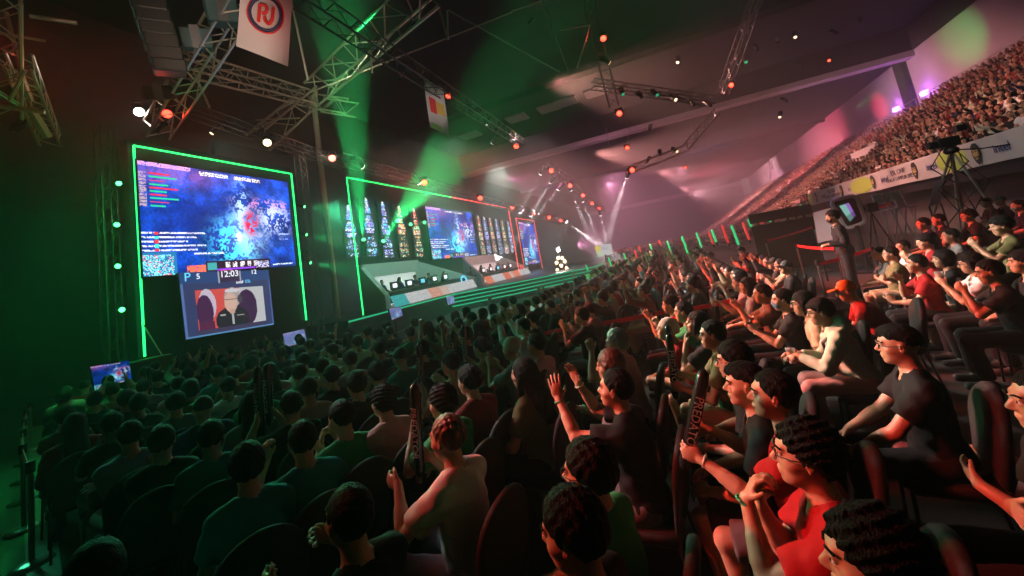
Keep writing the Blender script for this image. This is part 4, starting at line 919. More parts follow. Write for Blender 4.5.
# TV monitors along the stage foot, facing the seats
for i, (q, lab) in enumerate([(((90.5, 367), (129, 360.5), (132, 379.5), (95, 390)), 'small monitor with blue game view on the floor by the dim left corner'), (((283, 334), (304, 329), (307, 342), (285.5, 347)), 'small pale blue monitor below the right edge of the left frame'),
                  (((389, 309), (400.5, 307), (403, 315.5), (392, 320)), 'small monitor standing at the stage foot under the first booth'), (((446, 297), (453.5, 295.5), (455, 303), (448, 305)), 'small monitor at the stage foot between the two booths')]):
    X0 = -12.0; cs = [atx(a, b, X0) for a, b in q]; root = empty('monitor', (X0, cs[3][1], 0), 0, lab, 'monitor', 'monitors facing the audience'); L = np.array([X0, cs[3][1], 0])
    g = game_view(48, 30, 8+i); g = g if i == 0 else g*.6+np.array([.25, .3, .5])*.6
    picture('display', [p-L for p in cs], g, SCRD, root); bq = [p-L-np.array([.012, 0, 0]) for p in cs]; hb = MB(); hb.add([*bq, *[p-np.array([.07, 0, 0]) for p in bq]], [(0, 1, 2, 3), (7, 6, 5, 4), (0, 4, 5, 1), (1, 5, 6, 2), (2, 6, 7, 3), (3, 7, 4, 0)]); hb.build('housing', BLK, root)
    c_ = np.mean(bq, 0); MB().box((c_[0]-.12, c_[1]-.03, .03), (c_[0]-.07, c_[1]+.03, c_[2])).box((c_[0]-.35, c_[1]-.25, 0), (c_[0]+.12, c_[1]+.25, .03)).build('stand', BLK, root)
# cube under the left frame corner
rb = empty('plinth', (-12.6, 6.1, 0), 0, 'dark green-lit plinth box under the lower left corner of the left frame', 'plinth'); MB().box((-.35, -.4, 0), (.35, .42, 1.36)).build('plinth_body', mat('plinth_green_lit', (.05, .12, .08), .6), rb, bevel=.02); MB().tube([(-.1, 0, 1.36), (.25, .4, 1.36)], .012).tube([(-.38, .18, 2.2), (.1, .3, 1.36)], .015).build('brace', STEEL, rb)  # green stage light is put into the plinth colour

# ---- player booths
def booth(label, A, B, FL, FR, tint, seed):
    """A, B: back header ends (y, z) at x=-15.8; FL, FR: front foot ends (y) at x=-12.95."""
    xb, xf = -15.8, -12.95; root = empty('player_booth', (xf, (FL+FR)/2, 1.05), 0, label, 'booth', 'player booths on the stage'); L = np.array([xf, (FL+FR)/2, 1.05])
    def slab(pts, th, m, name, dirv):
        a = [np.array(p)-L for p in pts]; b = [p+np.array(dirv)*th for p in a]; n = len(a)
        MB().add(a+b, [tuple(range(n))[::-1], tuple(range(n, 2*n))]+[(i, (i+1) % n, n+(i+1) % n, n+i) for i in range(n)]).build(name, m, root)
    zA, zB = A[1], B[1]; zf = 1.72
    slab([(xb, A[0], 1.05), (xb, A[0], zA), (xf, FL, zf), (xf, FL, 1.05)], .35, M_GREYP, 'side_wall', (0, 1, 0))
    slab([(xb, B[0], 1.05), (xb, B[0], zB), (xf, FR, zf), (xf, FR, 1.05)], .35, M_GREYP, 'side_wall', (0, -1, 0))
    slab([(xb, A[0], zA), (xb, B[0], zB), (xb, B[0], zB-.75), (xb, A[0], zA-.75)], .25, M_GREYP, 'header', (1, 0, 0))
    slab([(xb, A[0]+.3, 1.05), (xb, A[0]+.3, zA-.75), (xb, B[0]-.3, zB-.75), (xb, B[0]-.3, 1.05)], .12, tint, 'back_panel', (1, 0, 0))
    y0, y1 = FL+.7, FR-1.0
    # desk with monitors and low front display
    slab([(-13.9, y0, 1.78), (-13.2, y0, 1.70), (-13.2, y1, 1.70), (-13.9, y1, 1.78)], .09, M_BLACK, 'desk', (0, 0, 1))
    slab([(-13.22, y0, 1.42), (-13.22, y1, 1.42), (-13.22, y1, 1.72), (-13.22, y0, 1.72)], .08, M_NAVY, 'desk_band', (1, 0, 0))
    n = 5
    for k in range(n):
        yc = y0+(y1-y0)*(k+.6)/(n+1.2); mb = MB(); mb.box((-13.5-L[0], yc-.32-L[1], 1.90-L[2]), (-13.44-L[0], yc+.32-L[1], 2.30-L[2])); o = mb.build('monitor', M_BLACK, root)
        MB().box((-13.6-L[0], yc-.1-L[1], 1.85-L[2]), (-13.46-L[0], yc+.1-L[1], 2.0-L[2])).build('monitor_stand', M_BLACK, root)
        MB().box((-13.435-L[0], yc-.17-L[1], 2.0-L[2]), (-13.43-L[0], yc+.17-L[1], 2.2-L[2])).build('logo_plate', TW if k != 2 else TC, root)
    r = np.random.default_rng(seed); h, w = 10, 60; J = np.zeros((h, w, 3)); J[...] = (.62, .62, .64); J[:, 22:30] = (.75, .35, .28) if seed == 1 else (.85, .18, .10); J[:, 0:8] = (.05, .45, .45) if seed == 1 else (.85, .2, .1); J[:, 30:36] = (.7, .5, .45); J *= (.85+.3*r.random((h, w, 1)))
    if seed == 2: J[:, 34:44] = (.85, .25, .15)
    picture('front_display', [np.array(p)-L for p in ((xf-.02, FL+.35, 1.62), (xf-.02, FR-.35, 1.62), (xf+.25, FR-.35, 1.08), (xf+.25, FL+.35, 1.08))], J, SCRD, root)
    ring = MB(); cy_ = y1-.3; ring.tube([(-13.12-L[0], cy_+.33*math.cos(t)-L[1], 1.70+.24*math.sin(t)-L[2]) for t in [2*math.pi*i/20 for i in range(20)]], .05, 6, closed=True); ring.build('emblem', TC if seed == 1 else TR_, root)
    return root
BW = mat('booth_lit_panel', (.8, .8, .8), .5, emit=.6, ecol=(.85, .95, .92)); BP = mat('booth_lit_panel_warm', (.8, .7, .7), .5, emit=.55, ecol=(1, .75, .75))  # panels emit faintly to stand in for light inside the booths
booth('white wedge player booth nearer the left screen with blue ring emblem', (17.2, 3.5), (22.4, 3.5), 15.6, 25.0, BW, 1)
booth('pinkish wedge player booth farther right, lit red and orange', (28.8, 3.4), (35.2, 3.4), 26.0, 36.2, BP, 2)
for bi, (yy0, yy1) in enumerate([(17.3, 23.2), (27.5, 34.5)]):
    for k in range(5):
        o = bpy.data.objects.new('person', far_mesh((0, 2, 12, 0, 5)[k])); C.objects.link(o); o.location = (-14.5, yy0+(yy1-yy0)*k/4, 1.2); o.rotation_euler = (0, 0, -math.pi/2); o.color = (*COLS['navy' if bi == 0 else 'red'], 1)
        tag(o, 'player seated behind the desk of the %s booth, %s' % (('nearer', 'farther')[bi], ('leftmost', 'second from left', 'middle one', 'fourth from left', 'rightmost')[k]), 'person', 'players in the booths')
    # chairs on stage
        c = bpy.data.objects.new('gaming_chair', CHAIR_ONE); C.objects.link(c); c.location = (-14.5, yy0+(yy1-yy0)*k/4, 1.2); c.rotation_euler = (0, 0, -math.pi/2)
        tag(c, 'dark chair behind the desk of the %s booth, %s' % (('nearer', 'farther')[bi], ('leftmost', 'second from left', 'middle one', 'fourth from left', 'rightmost')[k]), 'chair', 'chairs in the booths')
# ---- screen and lit columns at the back of the stage
KX = 16.3/13.
def bz(z): return 2.1+(z-2.1)*KX
ledscreen('screen', -16.3, 20.2*KX, 26.1*KX, bz(3.22), bz(6.42), game_view(110, 66, 5), 'middle screen over the stage showing the same blue battle view', gz=.1)
ledscreen('screen', -16.15, 35.6*1.246, 40.1*1.246, 1.85, 7.0, game_view(50, 50, 6), 'far narrow screen inside the red frame', gz=.15)
def column(px0, py0, px1, py1, seed, label, warm):
    r = np.random.default_rng(seed); P = atx(px0, py0, -16.3); Q = atx(px1, py1, -16.3); y = (P[1]+Q[1])/2; z1, z0 = P[2], Q[2]; h, w = 56, 14; J = np.zeros((h, w, 3)); yy, xx = np.mgrid[0:h, 0:w]; u = (xx-w/2+.5)/(w/2); v = yy/h
    wid = np.interp(v, (0, .04, .10, .22, .30, .45, .58, .62, .80, 1), (.1, .25, .2, .45, .3, .75, .6, .25, .85, .6)); on = (np.abs(u) < wid) & (r.random((h, w)) > np.where(v < .60, .22, .6)) & ((v < .2) | (np.sin(v*55+seed) > -.75))
    pal = np.array([(.55, .45, .85), (.20, .25, .85), (.85, .8, .95), (.3, .2, .7), (.1, .6, .9)] if not warm else [(.9, .35, .12), (.8, .7, .6), (.1, .6, .35), (.75, .1, .15), (.9, .6, .3)]); pi = r.integers(0, 5, (h//2+1, w//2+1)); J[on] = pal[np.repeat(np.repeat(pi, 2, 0), 2, 1)[:h, :w]][on]; J[:3, w//2-1:w//2+1] = (1, 1, 1); J[~on] = (.004, .012, .02)
    wy = .55; root = empty('led_column', (-16.3, y, z0), 0, label, 'lit column', 'lit picture columns behind the booths')
    picture('display', [(.0, -wy, z1-z0), (.0, wy, z1-z0), (.0, wy, 0), (.0, -wy, 0)], J, SCRB, root); MB().box((-.12, -wy, 0), (-.02, wy, z1-z0)).build('column_body', M_BLACK, root)
for i, (a, b, c, d_) in enumerate([(349, 205, 353, 258), (366, 198, 373, 256), (384, 202, 388, 258), (400, 205, 404, 257), (414, 208, 420, 257)]): column(a, b, c, d_, i+20, 'lit picture column left of the middle screen, %s' % ('leftmost', 'second from left', 'middle of five', 'fourth from left', 'nearest the screen')[i], i > 2)
for i in range(6): column(477+6.2*i, 215.5+1.2*i, 485+5.6*i, 256-.6*i, i+40, 'narrow lit picture column right of the middle screen, %s' % ('nearest the screen', 'second', 'third', 'fourth', 'fifth', 'farthest')[i], i % 2 == 0)

# ------------------------------------------------------------------ trusses and roof rods
def truss(p0, p1, w, label, m=STEEL, r=.04, chords=4, up=(0, 0, 1), group=None, bay=1.0, name='truss'):
    p0, p1 = np.array(p0, float), np.array(p1, float); d = unit(p1-p0); s_ = unit(np.cross(d, up)) if abs(d[2]) < .95 else np.array([1., 0, 0]); t_ = np.cross(s_, d); L = np.linalg.norm(p1-p0); n = max(2, int(L/(w*bay)))
    offs = [(-.5, -.5), (.5, -.5), (.5, .5), (-.5, .5)] if chords == 4 else [(-.5, .4), (.5, .4), (0, -.5)]
    root = empty(name, tuple(p0), 0, label, 'truss', group); ch, br = MB(), MB(); pt = lambda i, k: d*L*i/n+s_*offs[k][0]*w+t_*offs[k][1]*w
    for k in range(len(offs)): ch.cyl(pt(0, k), pt(n, k), r, n=6)
    for i in range(n):
        for k in range(len(offs)):
            k2 = (k+1) % len(offs); a, b = (k, k2) if i % 2 else (k2, k); br.cyl(pt(i, a), pt(i+1, b), r*.5, n=4, cap=False)
    ch.build('chord', m, root); br.build('bracing', m, root); return root
def rod(a, b, r, label, m=STEEL): 
    o = MB().cyl((0, 0, 0), np.array(b)-np.array(a), r, n=6).build('tie_rod', m, label=label, cat='rod', group='thin tie rods under the roof'); o.location = tuple(a); return o
J = atx(313, 96, -15.)
truss(atd(438, -12, 12.5), J+np.array([.3, 0, 0]), 1.15, 'big pale three-tube roof truss slanting down from the top centre', r=.06, chords=3)
truss(J, atd(262, 140, 16.5), .95, 'short pale truss continuing down left of the white post', r=.055, chords=3)
truss(atd(163, 57, 12.5), J+np.array([0, 0, -.2]), .62, 'pale lattice girder running from the speakers to the white post', r=.045)
truss(J+np.array([0, .2, -.3]), atd(352, 108, 19.5), .7, 'stub of pale girder right of the white post', r=.04)
cpost = MB().cyl((0, 0, 0), (0, 0, J[2]), .13, n=12).build('roof_post', STEEL, label='white round roof post behind the stage screens', cat='post'); cpost.location = (J[0], J[1], 0)
truss(atd(300, -4, 8.5), atd(522, 143, 26), .42, 'long dark lighting truss crossing in front of the big pale truss', m=DSTEEL, r=.028)
truss(atd(243, -8, 10), atd(157, 130, 13.5), .62, 'pale truss behind the hanging loudspeakers', r=.04)
truss(atd(587, -4, 22), atd(614, 106, 24), .55, 'upright hanging truss at top centre with red lamps', m=DSTEEL, r=.035)
truss(atd(757, -4, 22), atd(723, 94, 24), .5, 'leaning dark truss at the upper right with a red lamp', m=DSTEEL, r=.035)
truss(atd(592, 84, 22), atd(713, 101, 23), .45, 'horizontal dark truss carrying a row of moving lights', m=DSTEEL, r=.03)
truss(atd(632, 169, 30), atd(690, 147, 30), .5, 'short pale truss with small lamps below the roof beam', m=STEEL, r=.035)
truss(atd(686, 147, 24), atd(716, 112, 24), .4, 'short leaning truss under the upper right cluster', m=DSTEEL, r=.03)
truss(atd(4, -6, 8), atd(8, 112, 9.5), .42, 'near pale truss at the upper left edge', r=.035)
truss(atd(18, 60, 9), atd(50, 140, 12), .40, 'slanting pale truss below the near upper left truss', r=.035)
truss(atd(340, 158, 20), atd(562, 222, 44), .5, 'long dark lighting truss above the glowing stage frame', m=DSTEEL, r=.035)
truss(atd(548, 165, 36), atd(603, 210, 52), .6, 'distant dark truss with a line of red lamps', m=DSTEEL, r=.04)
truss(atd(190, 110, 14), atd(345, 165, 20), .42, 'thin dark truss running over the left screen', m=DSTEEL, r=.025)
rods = [((0, 33), (45, 41), 9), ((448, 10), (560, 72), 18), ((316, 90), (512, 12), 17), ((540, -4), (568, 70), 20), ((590, 25), (577, 68), 21), ((512, 11), (541, 1), 19), ((371, 52), (372, 73), 15), ((447, 10), (448, 40), 14), ((440, 10), (448, 40), 14), ((193, 70), (210, 108), 12.5), ((291, 0), (308, 80), 13), ((25, 70), (10, 100), 8.6), ((300, 118), (256, 120), 17), ((690, 125), (700, 140), 24), ((606, 128), (609, 145), 30), ((630, 128), (627, 143), 30), ((560, 30), (590, 25), 20)]
for i, (a, b, D) in enumerate(rods): rod(atd(*a, D), atd(*b, D+.4), .035, 'thin tie rod %s' % ('at the upper left edge', 'running down right of the big truss', 'crossing above the stage to the roof ridge', 'slanting steeply near the top centre', 'short, left of the top centre truss', 'short at the very top', 'short under the big truss', 'strut under the big truss end, right', 'strut under the big truss end, left', 'beside the loudspeakers', 'beside the large flag', 'short at the dim upper left', 'level, left of the white post', 'short below the roof beam, right', 'short hanging below the roof beam, left', 'short hanging below the roof beam, middle', 'flat piece near the roof ridge')[i])
for k, (px, py, qx, qy, r) in enumerate([(0, 106, 45, 112, .06), (30, 16, 77, 23, .05), (20, 75, 30, 100, .07), (30, 108, 48, 137, .1), (36, 130, 6, 12, .05)]): rod(atd(px, py, 9+k*.3), atd(qx, qy, 9.4+k*.3), r, 'pale scaffold tube at the upper left, %s' % ('level one', 'topmost', 'short thick one', 'thick one by two small lamps', 'tall one')[k])

# ------------------------------------------------------------------ lamps
def spot(pos, tgt, col, W, deg, blend=.25, size=.06):
    l = bpy.data.lights.new('spot_beam', 'SPOT'); l.energy = W; l.color = col; l.spot_size = deg*D2R; l.spot_blend = blend; l.shadow_soft_size = size
    o = bpy.data.objects.new('spot_beam', l); C.objects.link(o); o.location = tuple(pos); o.rotation_euler = Vector(np.array(tgt, float)-np.array(pos, float)).to_track_quat('-Z', 'Y').to_euler(); return o
def point(pos, col, W, size=.1):
    l = bpy.data.lights.new('lamp_glow', 'POINT'); l.energy = W; l.color = col; l.shadow_soft_size = size; o = bpy.data.objects.new('lamp_glow', l); C.objects.link(o); o.location = tuple(pos); return o
FIX = {}
def fixture(pos, tgt, lens, label, s=1., group='moving lights on the trusses'):
    """moving head: base, yoke, lamp body, lens; hangs or stands and aims at tgt"""
    key = lens.name
    if key not in FIX:
        root = empty('moving_light'); MB().box((-.17, -.12, .30), (.17, .12, .40)).build('base', BLK, root, bevel=.015)
        MB().box((-.19, -.04, -.05), (-.15, .04, .32)).box((.15, -.04, -.05), (.19, .04, .32)).box((-.19, -.05, .27), (.19, .05, .31)).build('yoke', BLK, root)
        h = MB().lathe((0, 0, -.30), [(.125, 0), (.13, .04), (.12, .2), (.14, .3), (.13, .5), (.06, .56)], 14).build('lamp_body', BLK, root, smooth=True)
        MB().lathe((0, 0, -.32), [(.115, 0), (.118, .03)], 14).build('lens', lens, root); FIX[key] = root; r = root
    else: r = copy_tree(FIX[key])
    r.location = tuple(pos); r.scale = (s, s, s); d = Vector(np.array(tgt, float)-np.array(pos, float)); r.rotation_euler = d.to_track_quat('-Z', 'Y').to_euler(); tag(r, label, 'stage light', group); return r
G_, R1, W1 = (.05, 1, .35), (1, .05, .035), (1, .88, .8)
# bright discharge lamps facing the camera
for (px, py, D, lens, s, lab, ecol, W) in [(139, 109, 13.5, LW, 1.2, 'dazzling white lamp at the upper left of the left screen', (1, .9, .8), 60), (267, 140, 15.5, LWA, 1.2, 'warm white lamp below the left end of the pale truss', (1, .75, .5), 60), (167, 111, 13, LRD, 1.1, 'glaring red lamp at the foot of the speaker truss', R1, 40),
    (332, 156, 18, LRD, 1.2, 'red lamp above the gap between the two frames', R1, 60), (424, 181, 24, LRD, 1.4, 'red lamp above the green part of the long frame', R1, 80), (448, 94, 17, LRD, .9, 'red lamp beside the small flag', R1, 60), (516, 145, 26, LRD, 1.3, 'red lamp at the end of the long dark truss', R1, 90), (480, 197, 30, LRD, 1.4, 'red lamp above the red part of the long frame', R1, 90),
    (512, 207, 36, LRD, 1.4, 'red lamp above the gap before the far screen', R1, 90), (534, 213, 40, LRD, 1.3, 'red lamp above the far narrow screen', R1, 90), (549, 217, 42, LRD, 1.3, 'red lamp right of the far narrow screen', R1, 90), (561, 220, 44, LRD, 1.3, 'last red lamp of the stage row before the haze', R1, 90),
    (551, 170, 36, LRD, 1.6, 'largest red lamp on the distant truss', R1, 120), (570, 185, 40, LRD, 1.6, 'second red lamp on the distant truss', R1, 120), (583, 195, 44, LRD, 1.5, 'third red lamp on the distant truss', R1, 100), (592, 203, 48, LRD, 1.5, 'fourth red lamp on the distant truss', R1, 100), (599, 208, 52, LRD, 1.5, 'farthest red lamp on the distant truss', R1, 100),
    (603, 37, 22, LRD, 1.3, 'upper red lamp on the upright top centre truss', R1, 120), (619, 112, 24, LRD, 1.3, 'lower red lamp on the upright top centre truss', R1, 120), (731, 84, 23, LRD, 1.0, 'red lamp at the foot of the leaning upper right truss', R1, 80), (627, 147, 32, LRD, 1.2, 'red lamp above the end of the short pale truss', R1, 60), (632, 169, 30, LRD, 1.5, 'pinkish red lamp at the low end of the short pale truss', R1, 90), (685, 167, 34, LRD, .8, 'small red lamp right of the short pale truss', R1, 30), (829, 60, 24, LRD, .6, 'faint red lamp in the dark upper right roof', R1, 20)]:
    P = atd(px, py, D); t = P+(_C-P)*.5+np.array([0, 0, -3.]); fixture(P, t, lens, lab, s); point(P+unit(t-P)*.55*s, ecol, W*.18, .08)
for (px, py, lab) in [(119, 184, 'upper green lamp left of the left screen'), (117, 225, 'middle green lamp left of the left screen'), (118, 266, 'lower green lamp left of the left screen'), (122, 309, 'dim green lamp left of the left frame foot')]:
    P = atx(px, py, -12.95); fixture(P, P+np.array([3.5, -1.6, -.6]), LGN, lab, .5, 'green lamps beside the left screen'); point(P+np.array([.35, -.2, 0]), (.02, 1, .15), 14, .06); spot(P+np.array([.25, -.1, 0]), P+np.array([3., -2.4, -.9]), (.02, 1, .15), 200, 60, .9)
for (px, py, lab) in [(301, 206, 'upper green lamp between the two frames'), (303, 234, 'middle green lamp between the two frames'), (307, 262, 'lower green lamp between the two frames')]:
    P = atx(px, py, -13.2); fixture(P, P+np.array([3, .8, -1.2]), LGN, lab, .5, 'green lamps beside the left screen'); spot(P+np.array([.3, .1, -.1]), P+np.array([3, 1.8, -1.4]), (.03, 1, .25), 3000, 34, .6)
truss((-13.4, 5.85, 0), (-13.4, 5.85, 7.6), .3, 'dim upright truss left of the left screen with green lamps', m=DSTEEL, r=.02); truss((-13.35, 12.0, 0), (-13.35, 12.0, 8.), .3, 'dim upright truss between the two frames', m=DSTEEL, r=.02)
# green beams rising from the stage and white beams falling through the haze
for i, (p, q, W, dg) in enumerate([((364, 243), (345, 60), 16000, 9), ((382, 243), (462, 120), 18000, 8), ((396, 222), (500, 130), 11000, 8), ((410, 224), (430, 235), 300, 12), ((424, 222), (445, 240), 300, 12)]):
    a = atx(*p, -15.4); b = atd(*q, 15 if i < 3 else 20); fixture(a, b, LGN, 'green beam lamp among the lit columns, %s' % ('leftmost', 'second', 'third', 'fourth', 'fifth')[i], .9, 'green lamps on the stage'); spot(a+unit(b-a)*.4, b, (.02, 1, .22), W*5, dg*1.3, .5)
for i, (p, q, W, dg, D, D2) in enumerate([((542, 171), (520, 212), 5000, 5, 34, 36), ((552, 180), (530, 216), 6000, 5, 36, 38), ((560, 187), (536, 216), 6000, 5, 38, 40), ((628, 174), (606, 238), 15000, 11, 30, 34), ((582, 199), (596, 236), 6000, 6, 44, 46), ((564, 220), (606, 250), 9000, 6, 40, 38), ((570, 188), (578, 208), 5000, 6, 42, 43), ((600, 213), (604, 232), 5000, 6, 50, 50), ((604, 60), (660, 90), 2500, 26, 22, 23), ((358, 163), (385, 185), 900, 30, 20, 22), ((416, 179), (432, 200), 900, 30, 24, 25), ((495, 140), (480, 160), 2500, 10, 26, 28), ((488, 120), (470, 165), 1500, 8, 26, 30)]):
    a, b = atd(*p, D), atd(*q, D2); fixture(a, b, LW if i not in (8,) else LWA, 'white beam lamp in the roof, %s' % ('first over the far screen', 'second over the far screen', 'third over the far screen', 'with the widest beam', 'above the haze centre', 'with a beam going down right', 'under the distant red lamps', 'farthest back', 'shining right from the top centre truss', 'above the left end of the long frame', 'left of the red lamp over the long frame', 'on the end of the long dark truss', 'on the middle of the long dark truss')[i], 1.1); spot(a+unit(b-a)*.45, b, (1, .86, .88), W*(26 if i < 8 and i != 3 else 9 if i == 3 else .1), dg*1.6 if i != 3 else dg, .6)
# small unlit or faint movers hanging in the roof
fr = random.Random(5)
for i, (px, py, D) in enumerate([(622, 92, 22), (640, 95, 22), (655, 93, 22), (673, 98, 22.5), (692, 103, 23), (708, 104, 23), (648, 160, 30), (660, 153, 30), (675, 150, 30), (485, 118, 24), (470, 108, 22), (498, 127, 25), (745, 60, 24), (678, 60, 24), (756, 48, 25), (400, 77, 18), (530, 22, 20), (778, 40, 26), (795, 35, 26), (800, 65, 27), (835, 32, 28), (860, 20, 28), (785, 100, 30), (780, 115, 30), (160, 128, 12), (22, 127, 12), (15, 126, 12), (190, 91, 14), (215, 130, 15), (650, 128, 30)]):
    P = atd(px, py, D); fixture(P, P+np.array([fr.uniform(-2, 2), -2, -3]), LG2 if i in (0, 2, 12) else LWA if i % 5 == 3 else BLK, 'small dark hanging lamp in the roof', .8 if D > 20 else .6, 'faint lamps hanging in the dark roof')
for i, (px, py) in enumerate([(897, 109), (925, 93)]):
    P = atx(px, py, 23.7); o = MB().box((-.2, -.4, -.2), (.1, .4, .2)).build('wall_washer', LPU, bevel=.03, label='purple lamp on the pale wall above the grandstand, %s' % ('nearer the roof beam end', 'right one')[i], cat='lamp', group='purple wall lamps'); o.location = tuple(P); point(P-np.array([.5, 0, 0]), (.45, .12, 1), 120)
# loudspeakers
for i, (px, py, D, sx, sy, lab) in enumerate([(222, 12, 10.5, 1.25, .62, 'teal loudspeaker at the top left, topmost of the hung group'), (197, 40, 11, 1.05, .5, 'dark teal loudspeaker, second of the hung group'), (174, 71, 11.6, .95, .42, 'black loudspeaker, third of the hung group'), (160, 93, 12, .9, .40, 'black loudspeaker, lowest of the hung group')]):
    P = atd(px, py, D); r = empty('loudspeaker', tuple(P), 0, lab, 'loudspeaker', 'hung loudspeakers'); r.rotation_euler = (.12, .42, -.6)
    MB().box((-sx/2, -.35, -sy/2), (sx/2, .35, sy/2)).build('cabinet', M_SPK if i < 2 else BLK, r, bevel=.04); MB().box((-sx*.45, -.37, -sy*.42), (sx*.45, -.35, sy*.42)).build('grille', BLK, r)
    MB().box((-sx/2-.03, -.1, -sy/2), (-sx/2, .1, sy/2+.06)).box((sx/2, -.1, -sy/2), (sx/2+.03, .1, sy/2+.06)).build('rigging_plate', DSTEEL, r)
for k in range(6):
    P = atd(150+8*k*.5, 8+12*k, 9.0+.1*k); r = empty('loudspeaker', tuple(P), 0, 'dark line array cabinet at the upper left, %s' % ('topmost', 'second from top', 'third from top', 'fourth from top', 'fifth from top', 'lowest')[k], 'loudspeaker', 'line array at the upper left'); r.rotation_euler = (.1, .35, -.5)
    MB().box((-.6, -.3, -.14), (.6, .3, .14)).build('cabinet', BLK, r, bevel=.03); MB().box((-.55, -.32, -.11), (.55, -.3, .11)).build('grille', M_SPK, r)
# ------------------------------------------------------------------ hanging flags
M_FW = mat('flag_white', (.72, .70, .70), .7); M_FR = mat('flag_red', (.75, .05, .05), .7); M_FY = mat('flag_yellow', (.75, .5, .1), .7); M_FN = mat('flag_navy', (.05, .06, .15), .7); M_FG = mat('flag_green', (.35, .75, .2), .7)
def flag(q, D, label):
    cs = [atd(a, b, d) for (a, b), d in zip(q, D)]; root = empty('hanging_flag', tuple(cs[0]), 0, label, 'flag', 'flags hanging from the trusses'); L = cs[0]; n = 14; mb = MB(); V = []
    nrm = unit(np.cross(cs[1]-cs[0], cs[3]-cs[0]))
    for layer in (0, 1):
        for j in range(n+1):
            for i in range(n+1):
                u, v = i/n, j/n; p = (cs[0]*(1-u)+cs[1]*u)*(1-v)+(cs[3]*(1-u)+cs[2]*u)*v-L; V.append(p+nrm*(.03*math.sin(u*5+v*3)*v+layer*.006))
    N = (n+1)**2; fs = [(j*(n+1)+i, j*(n+1)+i+1, (j+1)*(n+1)+i+1, (j+1)*(n+1)+i) for j in range(n) for i in range(n)]; fs2 = [tuple(N+k for k in f[::-1]) for f in fs]
    mb.add(V, fs+fs2).build('cloth', M_FW, root, smooth=True); mb = MB().cyl(cs[0]-L, cs[1]-L, .03); mb.build('flag_rod', DSTEEL, root); return root, cs, L, nrm
fl, cs, L, nn = flag([(241, -14), (293, -8), (287.5, 66), (236, 46)], [9, 9.2, 9.2, 9], 'large white flag at the top left with red ring emblem')
def on(cs, L, u, v, off): return (cs[0]*(1-u)+cs[1]*u)*(1-v)+(cs[3]*(1-u)+cs[2]*u)*v-L+off
sgn = -1 if np.dot(nn, _C-cs[0]) < 0 else 1; off = nn*sgn*.05
mb = MB(); mb.tube([on(cs, L, .52+.30*math.cos(t), .38+.24*math.sin(t), off) for t in [2*math.pi*i/28 for i in range(28)]], .035, 6, closed=True); mb.build('emblem_ring', M_FN, fl)
mb = MB(); mb.tube([on(cs, L, .52+.35*math.cos(t), .38+.28*math.sin(t), off) for t in [2*math.pi*i/28 for i in range(28)]], .018, 6, closed=True); mb.build('emblem_ring', M_FR, fl)
mb = MB(); mb.tube([on(cs, L, u, v, off) for u, v in ((.40, .52), (.40, .26), (.52, .26), (.55, .33), (.50, .38), (.46, .38))], .038, 6); mb.tube([on(cs, L, u, v, off) for u, v in ((.66, .27), (.66, .44), (.60, .52), (.52, .48), (.51, .42))], .038, 6); mb.build('emblem_monogram', M_FR, fl)
fl, cs, L, nn = flag([(423, 77), (443, 88), (450, 137), (430, 127)], [15, 15.2, 15.2, 15], 'small white flag on the dark truss with red, yellow and green patches')
off = nn*(-1 if np.dot(nn, _C-cs[0]) < 0 else 1)*.05
for (u0, u1, v0, v1, mm) in ((.15, .48, .36, .66, M_FR), (.48, .90, .38, .62, M_FY), (.12, .60, .88, .98, M_FG)):
    a = [on(cs, L, u, v, off) for u, v in ((u0, v0), (u1, v0), (u1, v1), (u0, v1))]; MB().add(a+[p-off*.2 for p in a], [(0, 1, 2, 3), (7, 6, 5, 4), (0, 4, 5, 1), (1, 5, 6, 2), (2, 6, 7, 3), (3, 7, 4, 0)]).build('patch', mm, fl)
# ------------------------------------------------------------------ banner along the grandstand
M_BAN = mat('banner_vinyl', (.62, .60, .58), .6, var=.08, bscale=2); M_INK = mat('banner_ink', (.04, .04, .05), .6); M_TAN = mat('banner_gold', (.62, .45, .14), .6); M_LIME = mat('banner_lime', (.50, .72, .12), .6); M_BLUE = mat('banner_navy', (.03, .06, .2), .6)
bx = 10.98; ban = empty('grandstand_banner', (bx, 26, 2.75), 0, 'long pale sponsor banner hung along the foot of the grandstand', 'banner')
mb = MB(); n = 60; V = []
for x in (0, .03):
    for j in (0, 1, 2, 3):
        for i in range(n+1): V.append((x+.03*math.sin(i*.9+j*.7)*(j % 3 > 0), -13+26*i/n, .97*j/3+(.015*math.sin(i*.5) if j == 0 else 0)))
N = (n+1)*4; fs = [(j*(n+1)+i, j*(n+1)+i+1, (j+1)*(n+1)+i+1, (j+1)*(n+1)+i) for j in range(3) for i in range(n)]
mb.add(V, [f[::-1] for f in fs]+[tuple(N+k for k in f) for f in fs]).build('cloth', M_BAN, ban, smooth=True)
def bpt(px, py): P = atx(px, py, bx); return P[1]-26
def facing(px, py, k=1.):
    y = bpt(px, py); z = .48
    def poly(pts, m, off): MB().prism([(y-a*k, z+b*k) for a, b in pts], -off-.012, -off, axis='x').build('emblem_shape', m, ban)
    poly([(-.18, .30), (-.05, .40), (.10, .38), (.20, .22), (.22, -.05), (.12, -.30), (0, -.42), (-.12, -.30), (-.21, -.05)], M_INK, .05)
    poly([(-.13, .18), (.0, .12), (.13, .18), (.15, -.05), (.09, -.10), (-.09, -.10), (-.14, -.05)], M_TAN, .065); poly([(-.07, -.14), (.07, -.14), (.04, -.22), (-.04, -.22)], M_TAN, .065); poly([(-.11, .09), (-.03, .06), (-.03, .10), (-.11, .12)], M_INK, .08); poly([(.03, .06), (.11, .09), (.11, .12), (.03, .10)], M_INK, .08)
